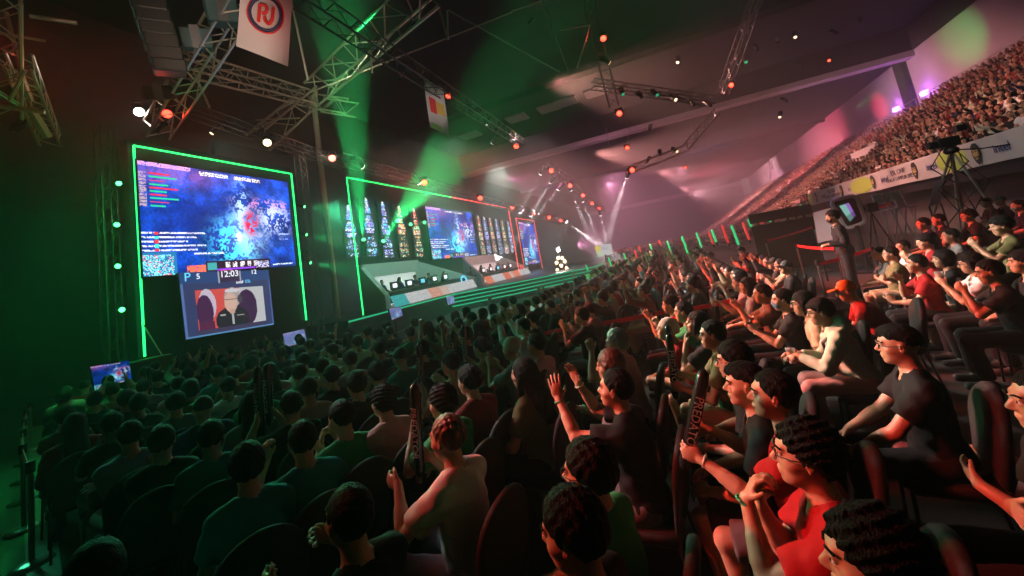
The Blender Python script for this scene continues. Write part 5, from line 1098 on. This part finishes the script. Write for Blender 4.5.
for p in ((817, 198), (842.5, 191), (874, 182), (916, 170), (977.5, 151.5)): facing(*p)
for p in ((823, 196), (850, 189), (884, 180), (930, 167), (998, 146)): text_obj('intel', .44, 'lettering', M_BLUE, face_minus_x(-.05, bpt(*p)-.2, .46), ban, ext=.004)
for p in ((833, 194), (900, 176)):
    text_obj('ESL ONE', .34, 'lettering', M_INK, face_minus_x(-.05, bpt(*p), .64), ban, ext=.004); text_obj('KUALA LUMPUR 2023', .27, 'lettering', M_INK, face_minus_x(-.05, bpt(*p), .32), ban, ext=.004)
for (px, py, w) in ((862, 186, 1.5), (810.5, 197, .5), (953, 162, .9)):
    y = bpt(px, py); MB().prism([(y+w*math.cos(t), .48+(.46 if w < 1 else .46)*math.sin(t)) for t in [2*math.pi*i/24 for i in range(24)]], -.055, -.045, axis='x').build('printed_disc', M_LIME, ban)
# small white sign among the grandstand seats, far corner signs, railings
ws = [atx(px, py, 15.0) for px, py in ((833, 163), (862, 148), (863, 153), (836, 171))]
def plate(cs, name, m, label, cat, th=.05, parent=None, n=None, **kw):
    cs = [np.array(c, float) for c in cs]; L = cs[0]; nr = unit(np.cross(cs[1]-cs[0], cs[3]-cs[0])) if n is None else np.array(n); a = [c-L for c in cs]; b = [p+nr*th for p in a]
    o = MB().add(a+b, [(0, 1, 2, 3), (7, 6, 5, 4), (0, 4, 5, 1), (1, 5, 6, 2), (2, 6, 7, 3), (3, 7, 4, 0)]).build(name, m, parent, label=label, cat=cat, **kw); o.location = tuple(L); return o
y0_, y1_ = 43., 38.; zz_ = SZ0+6*RISE; MB().box((15.7, 38.3, 0), (15.76, 42.7, .9)).build('seat_sign', M_BAN, label='small white sign board set among the grandstand seats', cat='sign').location = (0, 0, zz_+.35)
for i, (q, lab, kk) in enumerate([(((738, 173), (752, 169), (757, 189), (745, 196)), 'pale green sign sheet hung at the far corner of the hall', 0), (((755, 168), (768, 160), (770, 181), (762, 186)), 'white panel hung on the rear wall next to the pale green sign', 1)]):
    cs = [(atx(a, b, 23.8) if kk else aty(a, b, 132.)) for a, b in q]; plate(cs, 'hanging_sign', (mat('sign_green', (.45, .62, .5), .6), M_BAN)[kk], lab, 'sign', n=(0, .06/.05*1., 0) if False else None)
for i, (q, lab) in enumerate([(((768, 158), (793, 143), (799, 158), (776, 172)), 'white screen cloth box on the right wall beyond the grandstand'),]):
    cs = [atx(a, b, 23.6) for a, b in q]; o = plate(cs, 'wall_panel', M_BAN, lab, 'panel')
def railing(pts, label, hgt=1.0, m=STEEL):
    root = empty('railing', tuple(pts[0]), 0, label, 'railing', 'grandstand railings'); P = [np.array(p)-np.array(pts[0]) for p in pts]; up = np.array([0, 0, hgt])
    MB().tube([p+up for p in P], .03).build('top_rail', m, root); MB().tube([p+up*.5 for p in P], .018).build('mid_rail', m, root)
    for a, b in zip(P[:-1], P[1:]):
        n = max(1, int(np.linalg.norm(b-a)/2.2))
        for k in range(n): c = a+(b-a)*k/n; MB().cyl(c, c+up, .022, n=6).build('post', m, root)
railing([(23.3, 14, SZ0+16*RISE), (23.3, 52, SZ0+16*RISE)], 'railing along the top row under the pale wall', 1.3)
railing([(11.15, 40.6, SZ0), (11.15, 42, SZ0), (11.15, 48, SZ0)], 'railing at the far front edge of the grandstand', 1.1)
railing([(11.4, 38.6, 2.8), (13.4, 38.6, 2.8)], 'short railing at the end of the banner', 1.2)

# ------------------------------------------------------------------ barriers
RED = mat('belt_red', (.95, .02, .03), .6, emit=0); POSTM = mat('stanchion_metal', (.35, .35, .36), .3, metal=.9)
def stanchion(x, y, z, label, h=.95):
    r = empty('stanchion', (x, y, z), 0, label, 'stanchion', 'belt barrier posts'); MB().lathe((0, 0, 0), [(.16, 0), (.16, .015), (.10, .035), (.03, .045)], 18).build('base', POSTM, r, smooth=True)
    MB().cyl((0, 0, .04), (0, 0, h), .024, n=10).build('post', POSTM, r); MB().cyl((0, 0, h-.09), (0, 0, h+.02), .036, n=10).build('belt_head', BLK, r)
def belt(a, b, label, w=.07):
    a, b = np.array(a, float), np.array(b, float); n = 8; V = []; d = unit(b-a); s_ = unit(np.cross(d, (0, 0, 1)))*.004
    for sg in (1, -1):
        for dz in (0, w):
            for i in range(n+1): t = i/n; V.append((b-a)*t+np.array([0, 0, dz-.10*t*(1-t)])+s_*sg)
    m = n+1; fs = []
    for i in range(n): fs += [(i, i+1, m+i+1, m+i), (2*m+i, 3*m+i, 3*m+i+1, 2*m+i+1), (m+i, m+i+1, 3*m+i+1, 3*m+i), (i, 2*m+i, 2*m+i+1, i+1)]
    o = MB().add(V, fs).build('barrier_belt', RED, label=label, cat='barrier belt', group='red belts between the posts'); o.location = tuple(a)
# across the floor aisle
SB = [(-3.1, 6.3), (-1.75, 6.85), (-.55, 7.25), (.75, 7.7)]
names = ['post at the left end of the red belt in the aisle', 'second post of the red belt in the aisle', 'third post of the red belt in the aisle', 'post at the right end of the red belt in the aisle']
for (x, y), lb in zip(SB, names): stanchion(x, y, 0, lb)
for k, (a, b) in enumerate(zip(SB[:-1], SB[1:])): belt((*a, .86), (*b, .86), ('red belt across the aisle, left stretch', 'red belt across the aisle, middle stretch', 'red belt across the aisle, right stretch')[k])
def bp(px, py, D): return atd(px, py, D)
segs = [((818, 266, 8.4), (872, 250, 9.2), 'red belt in front of the standing person, sloping up right'), ((797, 247, 10.5), (836, 250, 9.0), 'red belt behind the standing person, joining the white board'), ((766, 242, 14), (814, 228, 12.5), 'red belt in front of the black mixing desk'), ((862, 213, 14), (892, 204, 15), 'distant red belt below the banner')]
for k, (a, b, lb) in enumerate(segs):
    A_, B_ = bp(*a), bp(*b); belt(A_, B_, lb)
    for j, P in enumerate((A_, B_)): stanchion(P[0], P[1], .3, 'post at the %s end of the %s' % (('left', 'right')[j], lb.split(',')[0]), h=max(.8, P[2]-.3+.05))
# dim left walkway
for k, (px, py) in enumerate([(31, 450), (27, 463), (25, 481), (24, 501), (24, 530), (32, 565)]):
    P = atz(px, py, .01); stanchion(P[0], P[1], .01, 'black-based post on the green-lit walkway, %s' % ('farthest of six', 'second farthest', 'third farthest', 'third nearest', 'second nearest', 'nearest of six')[k])
LP_ = [atz(px, py, .01) for px, py in [(31, 450), (27, 463), (25, 481), (24, 501), (24, 530), (32, 565)]]
for k in range(5): belt((LP_[k][0], LP_[k][1], .86), (LP_[k+1][0], LP_[k+1][1], .86), 'dim red belt on the left walkway, %s stretch' % ('farthest', 'second farthest', 'middle', 'second nearest', 'nearest')[k])

# ------------------------------------------------------------------ mixing desk, boards, camera tripod on the right
dk = [atd(752, 230, 15), atd(812, 213, 14)]; dz0 = .3
A_, B_ = dk; dv = unit((B_-A_)*np.array([1, 1, 0])); dn = np.array([-dv[1], dv[0], 0]); dn = dn if dn[1] > 0 else -dn; Lh = np.linalg.norm((B_-A_)[:2]); zt_ = (A_[2]+B_[2])/2
r = empty('mixing_desk', (A_[0], A_[1], dz0), 0, 'long desk with black skirt below the banner, carrying monitors', 'desk'); P4 = [(0, 0), tuple(dv[:2]*Lh), tuple(dv[:2]*Lh+dn[:2]*1.), tuple(dn[:2]*1.)]
MB().prism(P4, 0, zt_-dz0-.04).build('skirt', M_BLACK, r); MB().prism([(a*1.01, b*1.01) for a, b in P4], zt_-dz0-.04, zt_-dz0).build('table_top', BLK, r)
for i, (px, py) in enumerate([(762, 217), (776, 214), (789, 208), (800, 204)]):
    P = atd(px, py, 14.6); q = empty('desk_monitor', (P[0], P[1], zt_), math.atan2(dv[1], dv[0]), 'black monitor on the mixing desk, %s' % ('leftmost', 'second from left', 'third from left', 'rightmost')[i], 'monitor', 'monitors on the mixing desk')
    q.location = tuple(A_*(1-(i+.5)/4)+B_*(i+.5)/4+dn*.45); q.location[2] = zt_; MB().box((-.28, -.02, .10), (.28, .02, .46)).build('screen_shell', BLK, q, bevel=.01); MB().box((-.03, -.015, .02), (.03, .015, .12)).box((-.12, -.08, 0), (.12, .08, .02)).build('stand', BLK, q)
def leg_post(mb, P, r_=.02, z=.3): mb.cyl((0, 0, 0), (0, 0, -(P[2]-z)), r_, n=6); return mb
q = [atd(813, 213, 10.6), atd(830.5, 208, 10.4), atd(835.5, 239, 10.4), atd(818, 243, 10.6)]
r = empty('white_board', tuple(q[3]), 0, 'plain white board on a stand left of the standing black-jacketed person', 'board'); L = q[3]; a = [p-L for p in q]; nr = unit(np.cross(a[1]-a[0], a[3]-a[0]))
MB().add(a+[p+nr*.04 for p in a], [(0, 1, 2, 3), (7, 6, 5, 4), (0, 4, 5, 1), (1, 5, 6, 2), (2, 6, 7, 3), (3, 7, 4, 0)]).build('panel', M_BAN, r)
for p in (a[2], a[3]): MB().cyl(p, (p[0], p[1], .3-L[2]), .02, n=8).build('leg', BLK, r)
MB().tube([(a[2][0]-.25, a[2][1]-.2, .31-L[2]), (a[2][0]+.2, a[2][1]+.25, .31-L[2])], .02).build('foot', BLK, r)
q = [atd(830, 201, 11), atd(856, 195, 10.8), atd(866, 222, 10.8), atd(846, 229, 11)]; L = q[3]; r = empty('display_kiosk', tuple(L), 0, 'white rounded kiosk frame with dark tilted screen behind the standing person', 'kiosk'); a = [p-L for p in q]; c_ = sum(a)/4; ax_, ay_ = unit(a[1]-a[0]), unit(a[0]-a[3]); nr = unit(np.cross(ax_, ay_)); nr = -nr if np.dot(nr, _C-L) < 0 else nr
ring = []
for (p, u0) in ((a[0], 180), (a[1], 90), (a[2], 0), (a[3], 270)):
    pass
corners = [(a[0], a[3], a[1]), (a[1], a[0], a[2]), (a[2], a[1], a[3]), (a[3], a[2], a[0])]
for p, pa, pb in corners:
    for t in np.linspace(0, 1, 5): e = .14; s0 = p+unit(pa-p)*e; s1 = p+unit(pb-p)*e; ring.append((1-t)**2*s0+2*t*(1-t)*p+t*t*s1)
MB().tube(ring, .05, 8, closed=True).build('frame', M_BAN, r); m2 = MB(); NR_ = len(ring); m2.add([c_+(p-c_)*.97 for p in ring]+[c_+(p-c_)*.97-nr*.05 for p in ring], [tuple(range(NR_)), tuple(range(NR_, 2*NR_))[::-1]]).build('screen_glass', BLK, r)
img = np.zeros((12, 8, 3)); img[...] = (.25, .55, .5); img[:, 5:] = (.35, .15, .6); img[8:] *= .5
MBq = [c_+(a[0]-c_)*.55+nr*.03, c_+(a[0]-c_)*.2+(a[1]-c_)*.42+nr*.03, c_+(a[2]-c_)*.35+nr*.03, c_+(a[3]-c_)*.5+(a[2]-c_)*.1+nr*.03]; picture('display', MBq, img, SCRD, r)
for p in (a[3]*.5+a[2]*.5,): MB().cyl(p, (p[0], p[1], .3-L[2]), .06, n=10).cyl((p[0], p[1], .3-L[2]), (p[0], p[1], .34-L[2]), .3, n=16).build('stand', BLK, r)
# big camera on a tall tripod
ap_ = atd(951, 150, 11); r = empty('camera_tripod', (ap_[0], ap_[1], .3), 0, 'tall broadcast tripod with camera and cables standing before the banner', 'tripod'); Lp = np.array([ap_[0], ap_[1], .3]); A0 = ap_-Lp
for k, (px, py, D) in enumerate([(986, 198, 10.4), (963, 212, 10.2), (936, 206, 11.8), (958, 205, 12.2)]):
    P = atd(px, py, D)-Lp; t = A0[2]/(A0[2]-P[2]); F_ = A0+(P-A0)*min(t, 3.2); F_[2] = max(F_[2], 0)
    MB().cyl(A0, A0+(F_-A0)*.55, .035, n=8).cyl(A0+(F_-A0)*.5, F_, .022, n=8).build('leg', STEEL if k != 1 else POSTM, r)
MB().lathe((A0[0], A0[1], A0[2]-.1), [(.12, 0), (.16, .05), (.16, .12), (.08, .2)], 14).build('tripod_head', BLK, r, smooth=True)
cb = MB(); cb.box((A0[0]-.25, A0[1]-.12, A0[2]+.1), (A0[0]+.2, A0[1]+.12, A0[2]+.36)); cb.cyl((A0[0]-.25, A0[1], A0[2]+.22), (A0[0]-.45, A0[1], A0[2]+.22), .10, n=14); cb.build('camera_body', BLK, r, bevel=.02)
MB().box((A0[0]+.2, A0[1]-.1, A0[2]+.45), (A0[0]+.4, A0[1]+.1, A0[2]+.62)).build('viewfinder', BLK, r); MB().tube([A0, A0+np.array([.4, -.4, -.15]), A0+np.array([.75, -.7, -.2])], .02).build('pan_handle', BLK, r)
cbm = MB(); fr = random.Random(9)
for k in range(5): x0 = A0+np.array([fr.uniform(-.3, .3), 0, .1]); cbm.tube([x0, x0+np.array([fr.uniform(-.6, .6), -.2, -.5]), x0+np.array([fr.uniform(-.7, .7), -.2, -1.1]), x0+np.array([fr.uniform(-.4, .4), 0, -2.2])], .012, 5)
cbm.build('cable', BLK, r)
P = atd(931, 206, 11.3); r = empty('sign_easel', (P[0], P[1], .3), 0, 'tall narrow pale sign on an easel left of the camera tripod', 'sign'); q = [atd(935, 181, 11.3), atd(942, 180, 11.3), atd(941, 203, 11.3), atd(929, 206, 11.3)]; L = np.array([P[0], P[1], .3]); a = [p-L for p in q]
MB().add(a+[p+np.array([.02, .05, 0]) for p in a], [(0, 1, 2, 3), (7, 6, 5, 4), (0, 4, 5, 1), (1, 5, 6, 2), (2, 6, 7, 3), (3, 7, 4, 0)]).build('sign_panel', mat('sign_pale', (.45, .42, .5), .5), r)
for p in (a[2], a[3]): MB().cyl(p, (p[0], p[1], 0), .02, n=6).build('leg', BLK, r)
# second camera operator stand
P = atd(871, 212, 11); r = empty('camera_tripod', (P[0], P[1], .3), 0, 'small camera on a light tripod right of the kiosk', 'tripod'); z_ = P[2]-.3
for t in (0, 2.1, 4.2): MB().cyl((0, 0, z_), (.45*math.cos(t), .45*math.sin(t), 0), .018, n=6).build('leg', BLK, r)
MB().box((-.12, -.2, z_), (.12, .2, z_+.24)).cyl((-.12, 0, z_+.12), (-.3, 0, z_+.12), .07).build('camera_body', BLK, r, bevel=.01)
for k, (px, py) in enumerate([(884, 200), (893, 198), (902, 197)]):
    P = atd(px, py, 17); r = empty('folding_chair', (P[0], P[1], 0), .5, 'pale folding chair in the gloom under the banner, %s' % ('leftmost', 'middle', 'rightmost')[k], 'chair', 'folding chairs under the banner'); z_ = P[2]; MB().box((-.25, -.25, z_-.45), (.25, .25, z_-.42)).build('seat', POSTM, r); MB().box((-.25, .22, z_-.1), (.25, .25, z_+.3)).build('backrest', POSTM, r)
    for sx in (1, -1): MB().cyl((sx*.24, .24, z_+.3), (sx*.24, -.26, 0), .016, n=6).build('leg', POSTM, r); MB().cyl((sx*.24, -.22, z_-.43), (sx*.24, .28, 0), .016, n=6).build('leg', POSTM, r)
# distant floor screen and show lamp tower by the far end of the stage
q = [atd(594.5, 246.5, 33), atd(611, 243.5, 33), atd(613, 254, 33), atd(598, 257, 33)]; r = empty('floor_screen', (q[3][0], q[3][1], 0), 0, 'distant white screen with yellow corner above the crowd, right of the stage', 'screen'); L = np.array([q[3][0], q[3][1], 0])
img = np.ones((10, 16, 3))*.62; img[:, :5] = (.8, .65, .1); img[5:, :5] = (.6, .7, .5); img[2:5, 6:13] = (.5, .5, .55); picture('display', [p-L+np.array([0, -.02, 0]) for p in q], img, SCRD, r); a = [p-L for p in q]
MB().add(a+[p+np.array([0, .12, 0]) for p in a], [(0, 1, 2, 3), (7, 6, 5, 4), (0, 4, 5, 1), (1, 5, 6, 2), (2, 6, 7, 3), (3, 7, 4, 0)]).build('housing', BLK, r); MB().cyl((.6, .1, 0), (.6, .1, a[3][2]+.1), .05).build('stand', BLK, r)
P = atd(561, 262, 33); r = empty('lamp_tower', (P[0], P[1], 0), 0, 'small tower of warm lamps with one dazzling white lamp, far stage end', 'lamp tower'); MB().cyl((0, 0, 0), (0, 0, P[2]+.9), .05).box((-.5, -.05, P[2]-.9), (.5, .05, P[2]-.85)).box((-.4, -.05, P[2]-.1), (.4, .05, P[2]-.05)).build('frame', DSTEEL, r)
for k, (dx, dz) in enumerate([(-.4, -.6), (.4, -.6), (-.35, 0), (.35, 0), (0, -.3), (-.15, .35), (.2, .3)]): MB().sphere((dx, -.12, P[2]+dz), .15, 10, 7).build('lamp_globe', LWA, r, smooth=True)
MB().sphere((0, -.12, P[2]+1.), .16, 10, 7).build('white_lamp', LW, r, smooth=True); point((P[0], P[1]-.5, P[2]+1.2), (1, .95, 1), 200, .2)
# glow sticks
GRS = mat('glow_stick_green', (.05, .5, .2), .4, emit=.6, ecol=(.02, .9, .3)); RDS = mat('glow_stick_red', (.5, .05, .05), .4, emit=.6, ecol=(1, .04, .04))
for i, (px, py, D, h_, g) in enumerate([(685, 245, 19, .9, 1), (699, 240, 20, .8, 1), (725, 234, 17, .8, 0), (735, 235, 17, .9, 1), (746, 231, 17, .8, 0), (714, 236, 18, .6, 1), (711, 238, 18.5, .6, 0), (652, 250, 22, .7, 1), (669, 246, 22, .6, 1), (610, 262, 22, .5, 1), (625, 257, 24, .5, 1), (636, 254, 24, .5, 0), (750, 223, 15.5, .35, 1), (761, 220, 15.5, .35, 0), (769, 218, 15.5, .35, 1), (777, 216, 15.5, .35, 0), (785, 214, 15.5, .35, 1), (794, 211, 15.5, .35, 0), (802, 209, 15.5, .35, 1), (640, 249, 26, .4, 0), (660, 243, 26, .4, 0), (587, 268, 24, .4, 1)]):
    P = atd(px, py, D); r = empty('glow_stick', tuple(P), 0, '%s glowing stick above the far crowd, %s' % ('green' if g else 'red', ('tallest left of the grandstand corner', 'second tall one', 'nearest the dark stair, left', 'nearest the dark stair, thickest', 'nearest the dark stair, right', 'short, left of the stair group', 'beside the short green one', 'over the middle of the far rows', 'right of the middle far rows', 'just right of the far white screen', 'second right of the far white screen', 'third right of the far white screen', 'at the left end of the mixing desk', 'second along the mixing desk', 'third along the mixing desk', 'fourth along the mixing desk', 'fifth along the mixing desk', 'sixth along the mixing desk', 'last along the mixing desk', 'small, over the far left rows', 'small, over the far right rows', 'small, left of the far white screen')[i]), 'glow stick', 'glowing sticks in the far crowd')
    r.rotation_euler = (.1, -.12, 0); MB().lathe((0, 0, -h_/2), [(.02, 0), (.05, .05), (.05, h_-.05), (.02, h_)], 8).build('glow_tube', GRS if g else RDS, r, smooth=True); MB().cyl((0, 0, -h_/2-.15), (0, 0, -h_/2), .03).build('grip', BLK, r)
# things lying in the dark lower right
P = atz(978, 460, .5); bxo = empty('cardboard_folder', tuple(P), .5, 'red-lit cardboard folder lying on a seat in the dark lower right', 'folder'); MB().box((-.17, -.12, 0), (.17, .12, .012)).build('cover', mat('folder_card', (.45, .16, .08), .8), bxo); MB().box((-.165, -.115, .012), (.15, .11, .018)).build('paper', mat('folder_paper', (.5, .2, .12), .8), bxo)  # red light is mixed into the card and paper colours
P = atz(925, 480, .35); F = Field((-.25, -.22, -.05), (.25, .22, .35), .012); F.ell((0, 0, .12), (.17, .13, .13), None, .03); F.ell((.08, .02, .2), (.08, .07, .09), None, .05); X, Y, Z = F.grid(); F.F += (.007*np.sin(X*40+Z*25)*np.sin(Y*35)).astype(np.float32); V, Q = F.mesh(); o = bpy.data.objects.new('cloth_bag', np_mesh('cloth_bag', V, Q, mat('red_bag_cloth', (.35, .03, .03), .8, bump=.3, bscale=15))); C.objects.link(o); o.location = tuple(P); tag(o, 'crumpled red cloth bag lying in the dark lower right', 'bag')
for k, (x, y) in enumerate([(1.15, 2.35), (1.15, 1.75)]): place_chair(x, y, 0, -85, 'empty dark chair in the unlit lower right, %s' % ('behind the undercut person', 'nearest the bottom edge', 'far right, upper', 'far right, lower')[k])

# ------------------------------------------------------------------ wash lights with no fixtures built, on people, stands, walls, trusses, boards
G3, RD3, WM, MG, PK = (.08, 1, .45), (1, .07, .05), (1, .80, .68), (1, .25, .6), (1, .55, .6)
K = 1.
def wash(p, t, col, W, deg=60, size=.35): return spot(p, t, col, W*K, deg, .8, size)
wash((-12, 3, 4.5), (-3.5, 3, 1), G3, 320, 50); wash((-12, 12, 5.5), (-4, 6, 1), G3, 2200, 46); wash((-12, 19, 7), (-4, 14, 1), (.25, 1, .7), 1700, 60); wash((-11, 7, 7), (-5, 5, 1), (.5, 1, .9), 450, 50)
wash((-8, 1.2, 6.5), (.8, 2.5, .8), RD3, 5500, 18); wash((-7.6, 8.8, 5.5), (1.3, 5.5, 1), RD3, 12000, 24); wash((-7.7, 13.5, 7), (2.0, 11, 1), RD3, 22000, 30); wash((-7.6, 12, 7), (1.6, 9.5, 1.1), WM, 9000, 20); wash((-7, 22, 9), (3, 26, 1), (1, .26, .26), 12000, 50)
wash((-8.5, 4, 5.5), (.25, 2.5, 1.1), WM, 2600, 16); wash((-7.7, 8.6, 6), (1.1, 4.2, 1.1), WM, 8000, 16); wash((-7.7, 10, 6.5), (3.3, 7.6, 1.3), WM, 11000, 17); wash((-7.7, 18, 8), (0, 10, 1.2), WM, 9000, 28); wash((-7.7, 22, 10), (0, 22, 1.2), (1, .7, .7), 20000, 46)
wash((-8, 3.0, 5), (-1.6, 2.8, 1), (1, .84, .84), 1700, 13); wash((-8, 1.5, 5), (-1.0, 2.4, 1), RD3, 150, 20); wash((-10, 24, 9), (-5, 17, 1.2), (.6, 1, .85), 7000, 50)
wash((-6, 26, 14), (16.5, 27, 6), (1, .42, .34), 23000, 50); wash((-6, 46, 13), (18, 46, 6), (1, .38, .34), 46000, 52); wash((0, 62, 12), (18, 72, 6), (1, .34, .36), 46000, 56); wash((4, 90, 12), (18, 105, 6), (1, .34, .4), 50000, 60)
wash((-4, 14, 12), (24, 26, 13), (.6, .3, 1), 500, 40); wash((2, 44, 10), (24, 50, 12.5), (1, .55, .85), 8000, 34); wash((4, 60, 10), (24, 72, 12.5), (1, .10, .18), 30000, 46); wash((6, 90, 10), (24, 110, 12.5), (1, .5, .6), 50000, 60)
a = atx(880, 107, 24); spot((16, a[1]-4, 9), a, (1, .02, .06), 6500, 22, .9); a = atx(962, 38, 24); spot((14, a[1]-6, 9), a, (.0, 1, .16), 5000, 26, 1.)
wash((-8, 70, 13), (0, 139, 6), (1, .35, .6), 60000, 80); wash((-9, 30, 12), (8, 50, 14.5), PK, 1800, 40); wash((2, 38, 9), (-6, 47, 15), PK, 1500, 40)
wash((-9, 9, 2.6), (-15.5, 15.5, 12), (1, .85, .62), 2200, 24); wash((-7, 4, 4), (-11, 11, 11), (1, .85, .62), 2600, 28); wash((-4, 2, 4), (-10, 7, 9.8), (1, .72, .55), 1300, 26); wash((-3, -2, 4), (-8.5, 2.5, 8.5), (1, .7, .52), 500, 26)  # added washes that brighten the roof trusses
wash((-4, 5, 4), (-7.4, 6, 8.6), (1, .22, .22), 420, 20)
spot((-12, 14, 6), (-14.5, 16.5, 16), (.02, 1, .25), 2500, 40, 1.); wash((-10, 20, 10), (-15, 20, 1), (.4, 1, .8), 2200, 70); wash((-3, 8, 5), atd(437, 107, 15), (1, .8, .75), 700, 12); wash((-9, 30, 9), (-14, 31, 1), (1, .4, .4), 2600, 60)  # the narrow wash is added to brighten the small flag
p_ = atz(38, 480, 0); spot((p_[0]-.5, p_[1]+.5, 5), p_, (.03, 1, .2), 500, 60, 1.)
a = atz(905, 218, .3); spot((-2, 16, 9), (6.5, 12, .3), (.55, .4, 1), 1200, 12, .5); wash((1, 4, 7), (3.6, 11.6, 1.9), (1, .85, .85), 2600, 12); wash((0, 8, 9), (11, 22, 3), (1, .85, .8), 3000, 40)  # the two washes are added to brighten white board, kiosk and banner
spot((-12.5, 34, 10), (2, 60, 5), (1, .25, .6), 9000, 70, 1.); spot((-11, 50, 3), (6, 80, 9), (1, .30, .6), 22000, 80, 1.); spot((4, 70, 13), (-2, 100, 2), (1, .4, .6), 14000, 90, 1.)
# theatrical haze filling the hall
def haze(mb, name, dens, label):
    hm = bpy.data.materials.new(name); hm.use_nodes = True; nt = hm.node_tree; nt.nodes.clear(); ou = nt.nodes.new('ShaderNodeOutputMaterial'); vs = nt.nodes.new('ShaderNodeVolumeScatter'); vs.inputs['Density'].default_value = dens; vs.inputs['Anisotropy'].default_value = .3; nt.links.new(vs.outputs[0], ou.inputs['Volume'])
    return mb.build(name, hm, label=label, cat='haze', kind='stuff')
haze(MB().prism([(-30, -8), (-12.7, -8), (-12.7, 9), (-8, 9), (-8, 24), (30, 24), (30, 146), (-30, 146)], -1, 19), 'stage_haze', .013, 'theatrical haze hanging over the stage and the far end of the hall')
haze(MB().prism([(-12.69, -8), (30, -8), (30, 23.99), (-7.99, 23.99), (-7.99, 8.99), (-12.69, 8.99)], -1, 19), 'thin_haze', .004, 'thinner haze over the nearer seats')
w = bpy.data.worlds.new('dark_hall'); sc.world = w; w.use_nodes = True; w.node_tree.nodes['Background'].inputs[0].default_value = (0, 0, 0, 1)
sc.cycles.use_denoising = True; sc.cycles.volume_bounces = 0; sc.cycles.max_bounces = 4; sc.cycles.diffuse_bounces = 2; sc.cycles.glossy_bounces = 2; sc.cycles.transparent_max_bounces = 6; sc.cycles.sample_clamp_indirect = 4; sc.cycles.sample_clamp_direct = 0
sc.cycles.caustics_reflective = False; sc.cycles.caustics_refractive = False
print('done', time.time()-T0, len(bpy.data.objects))
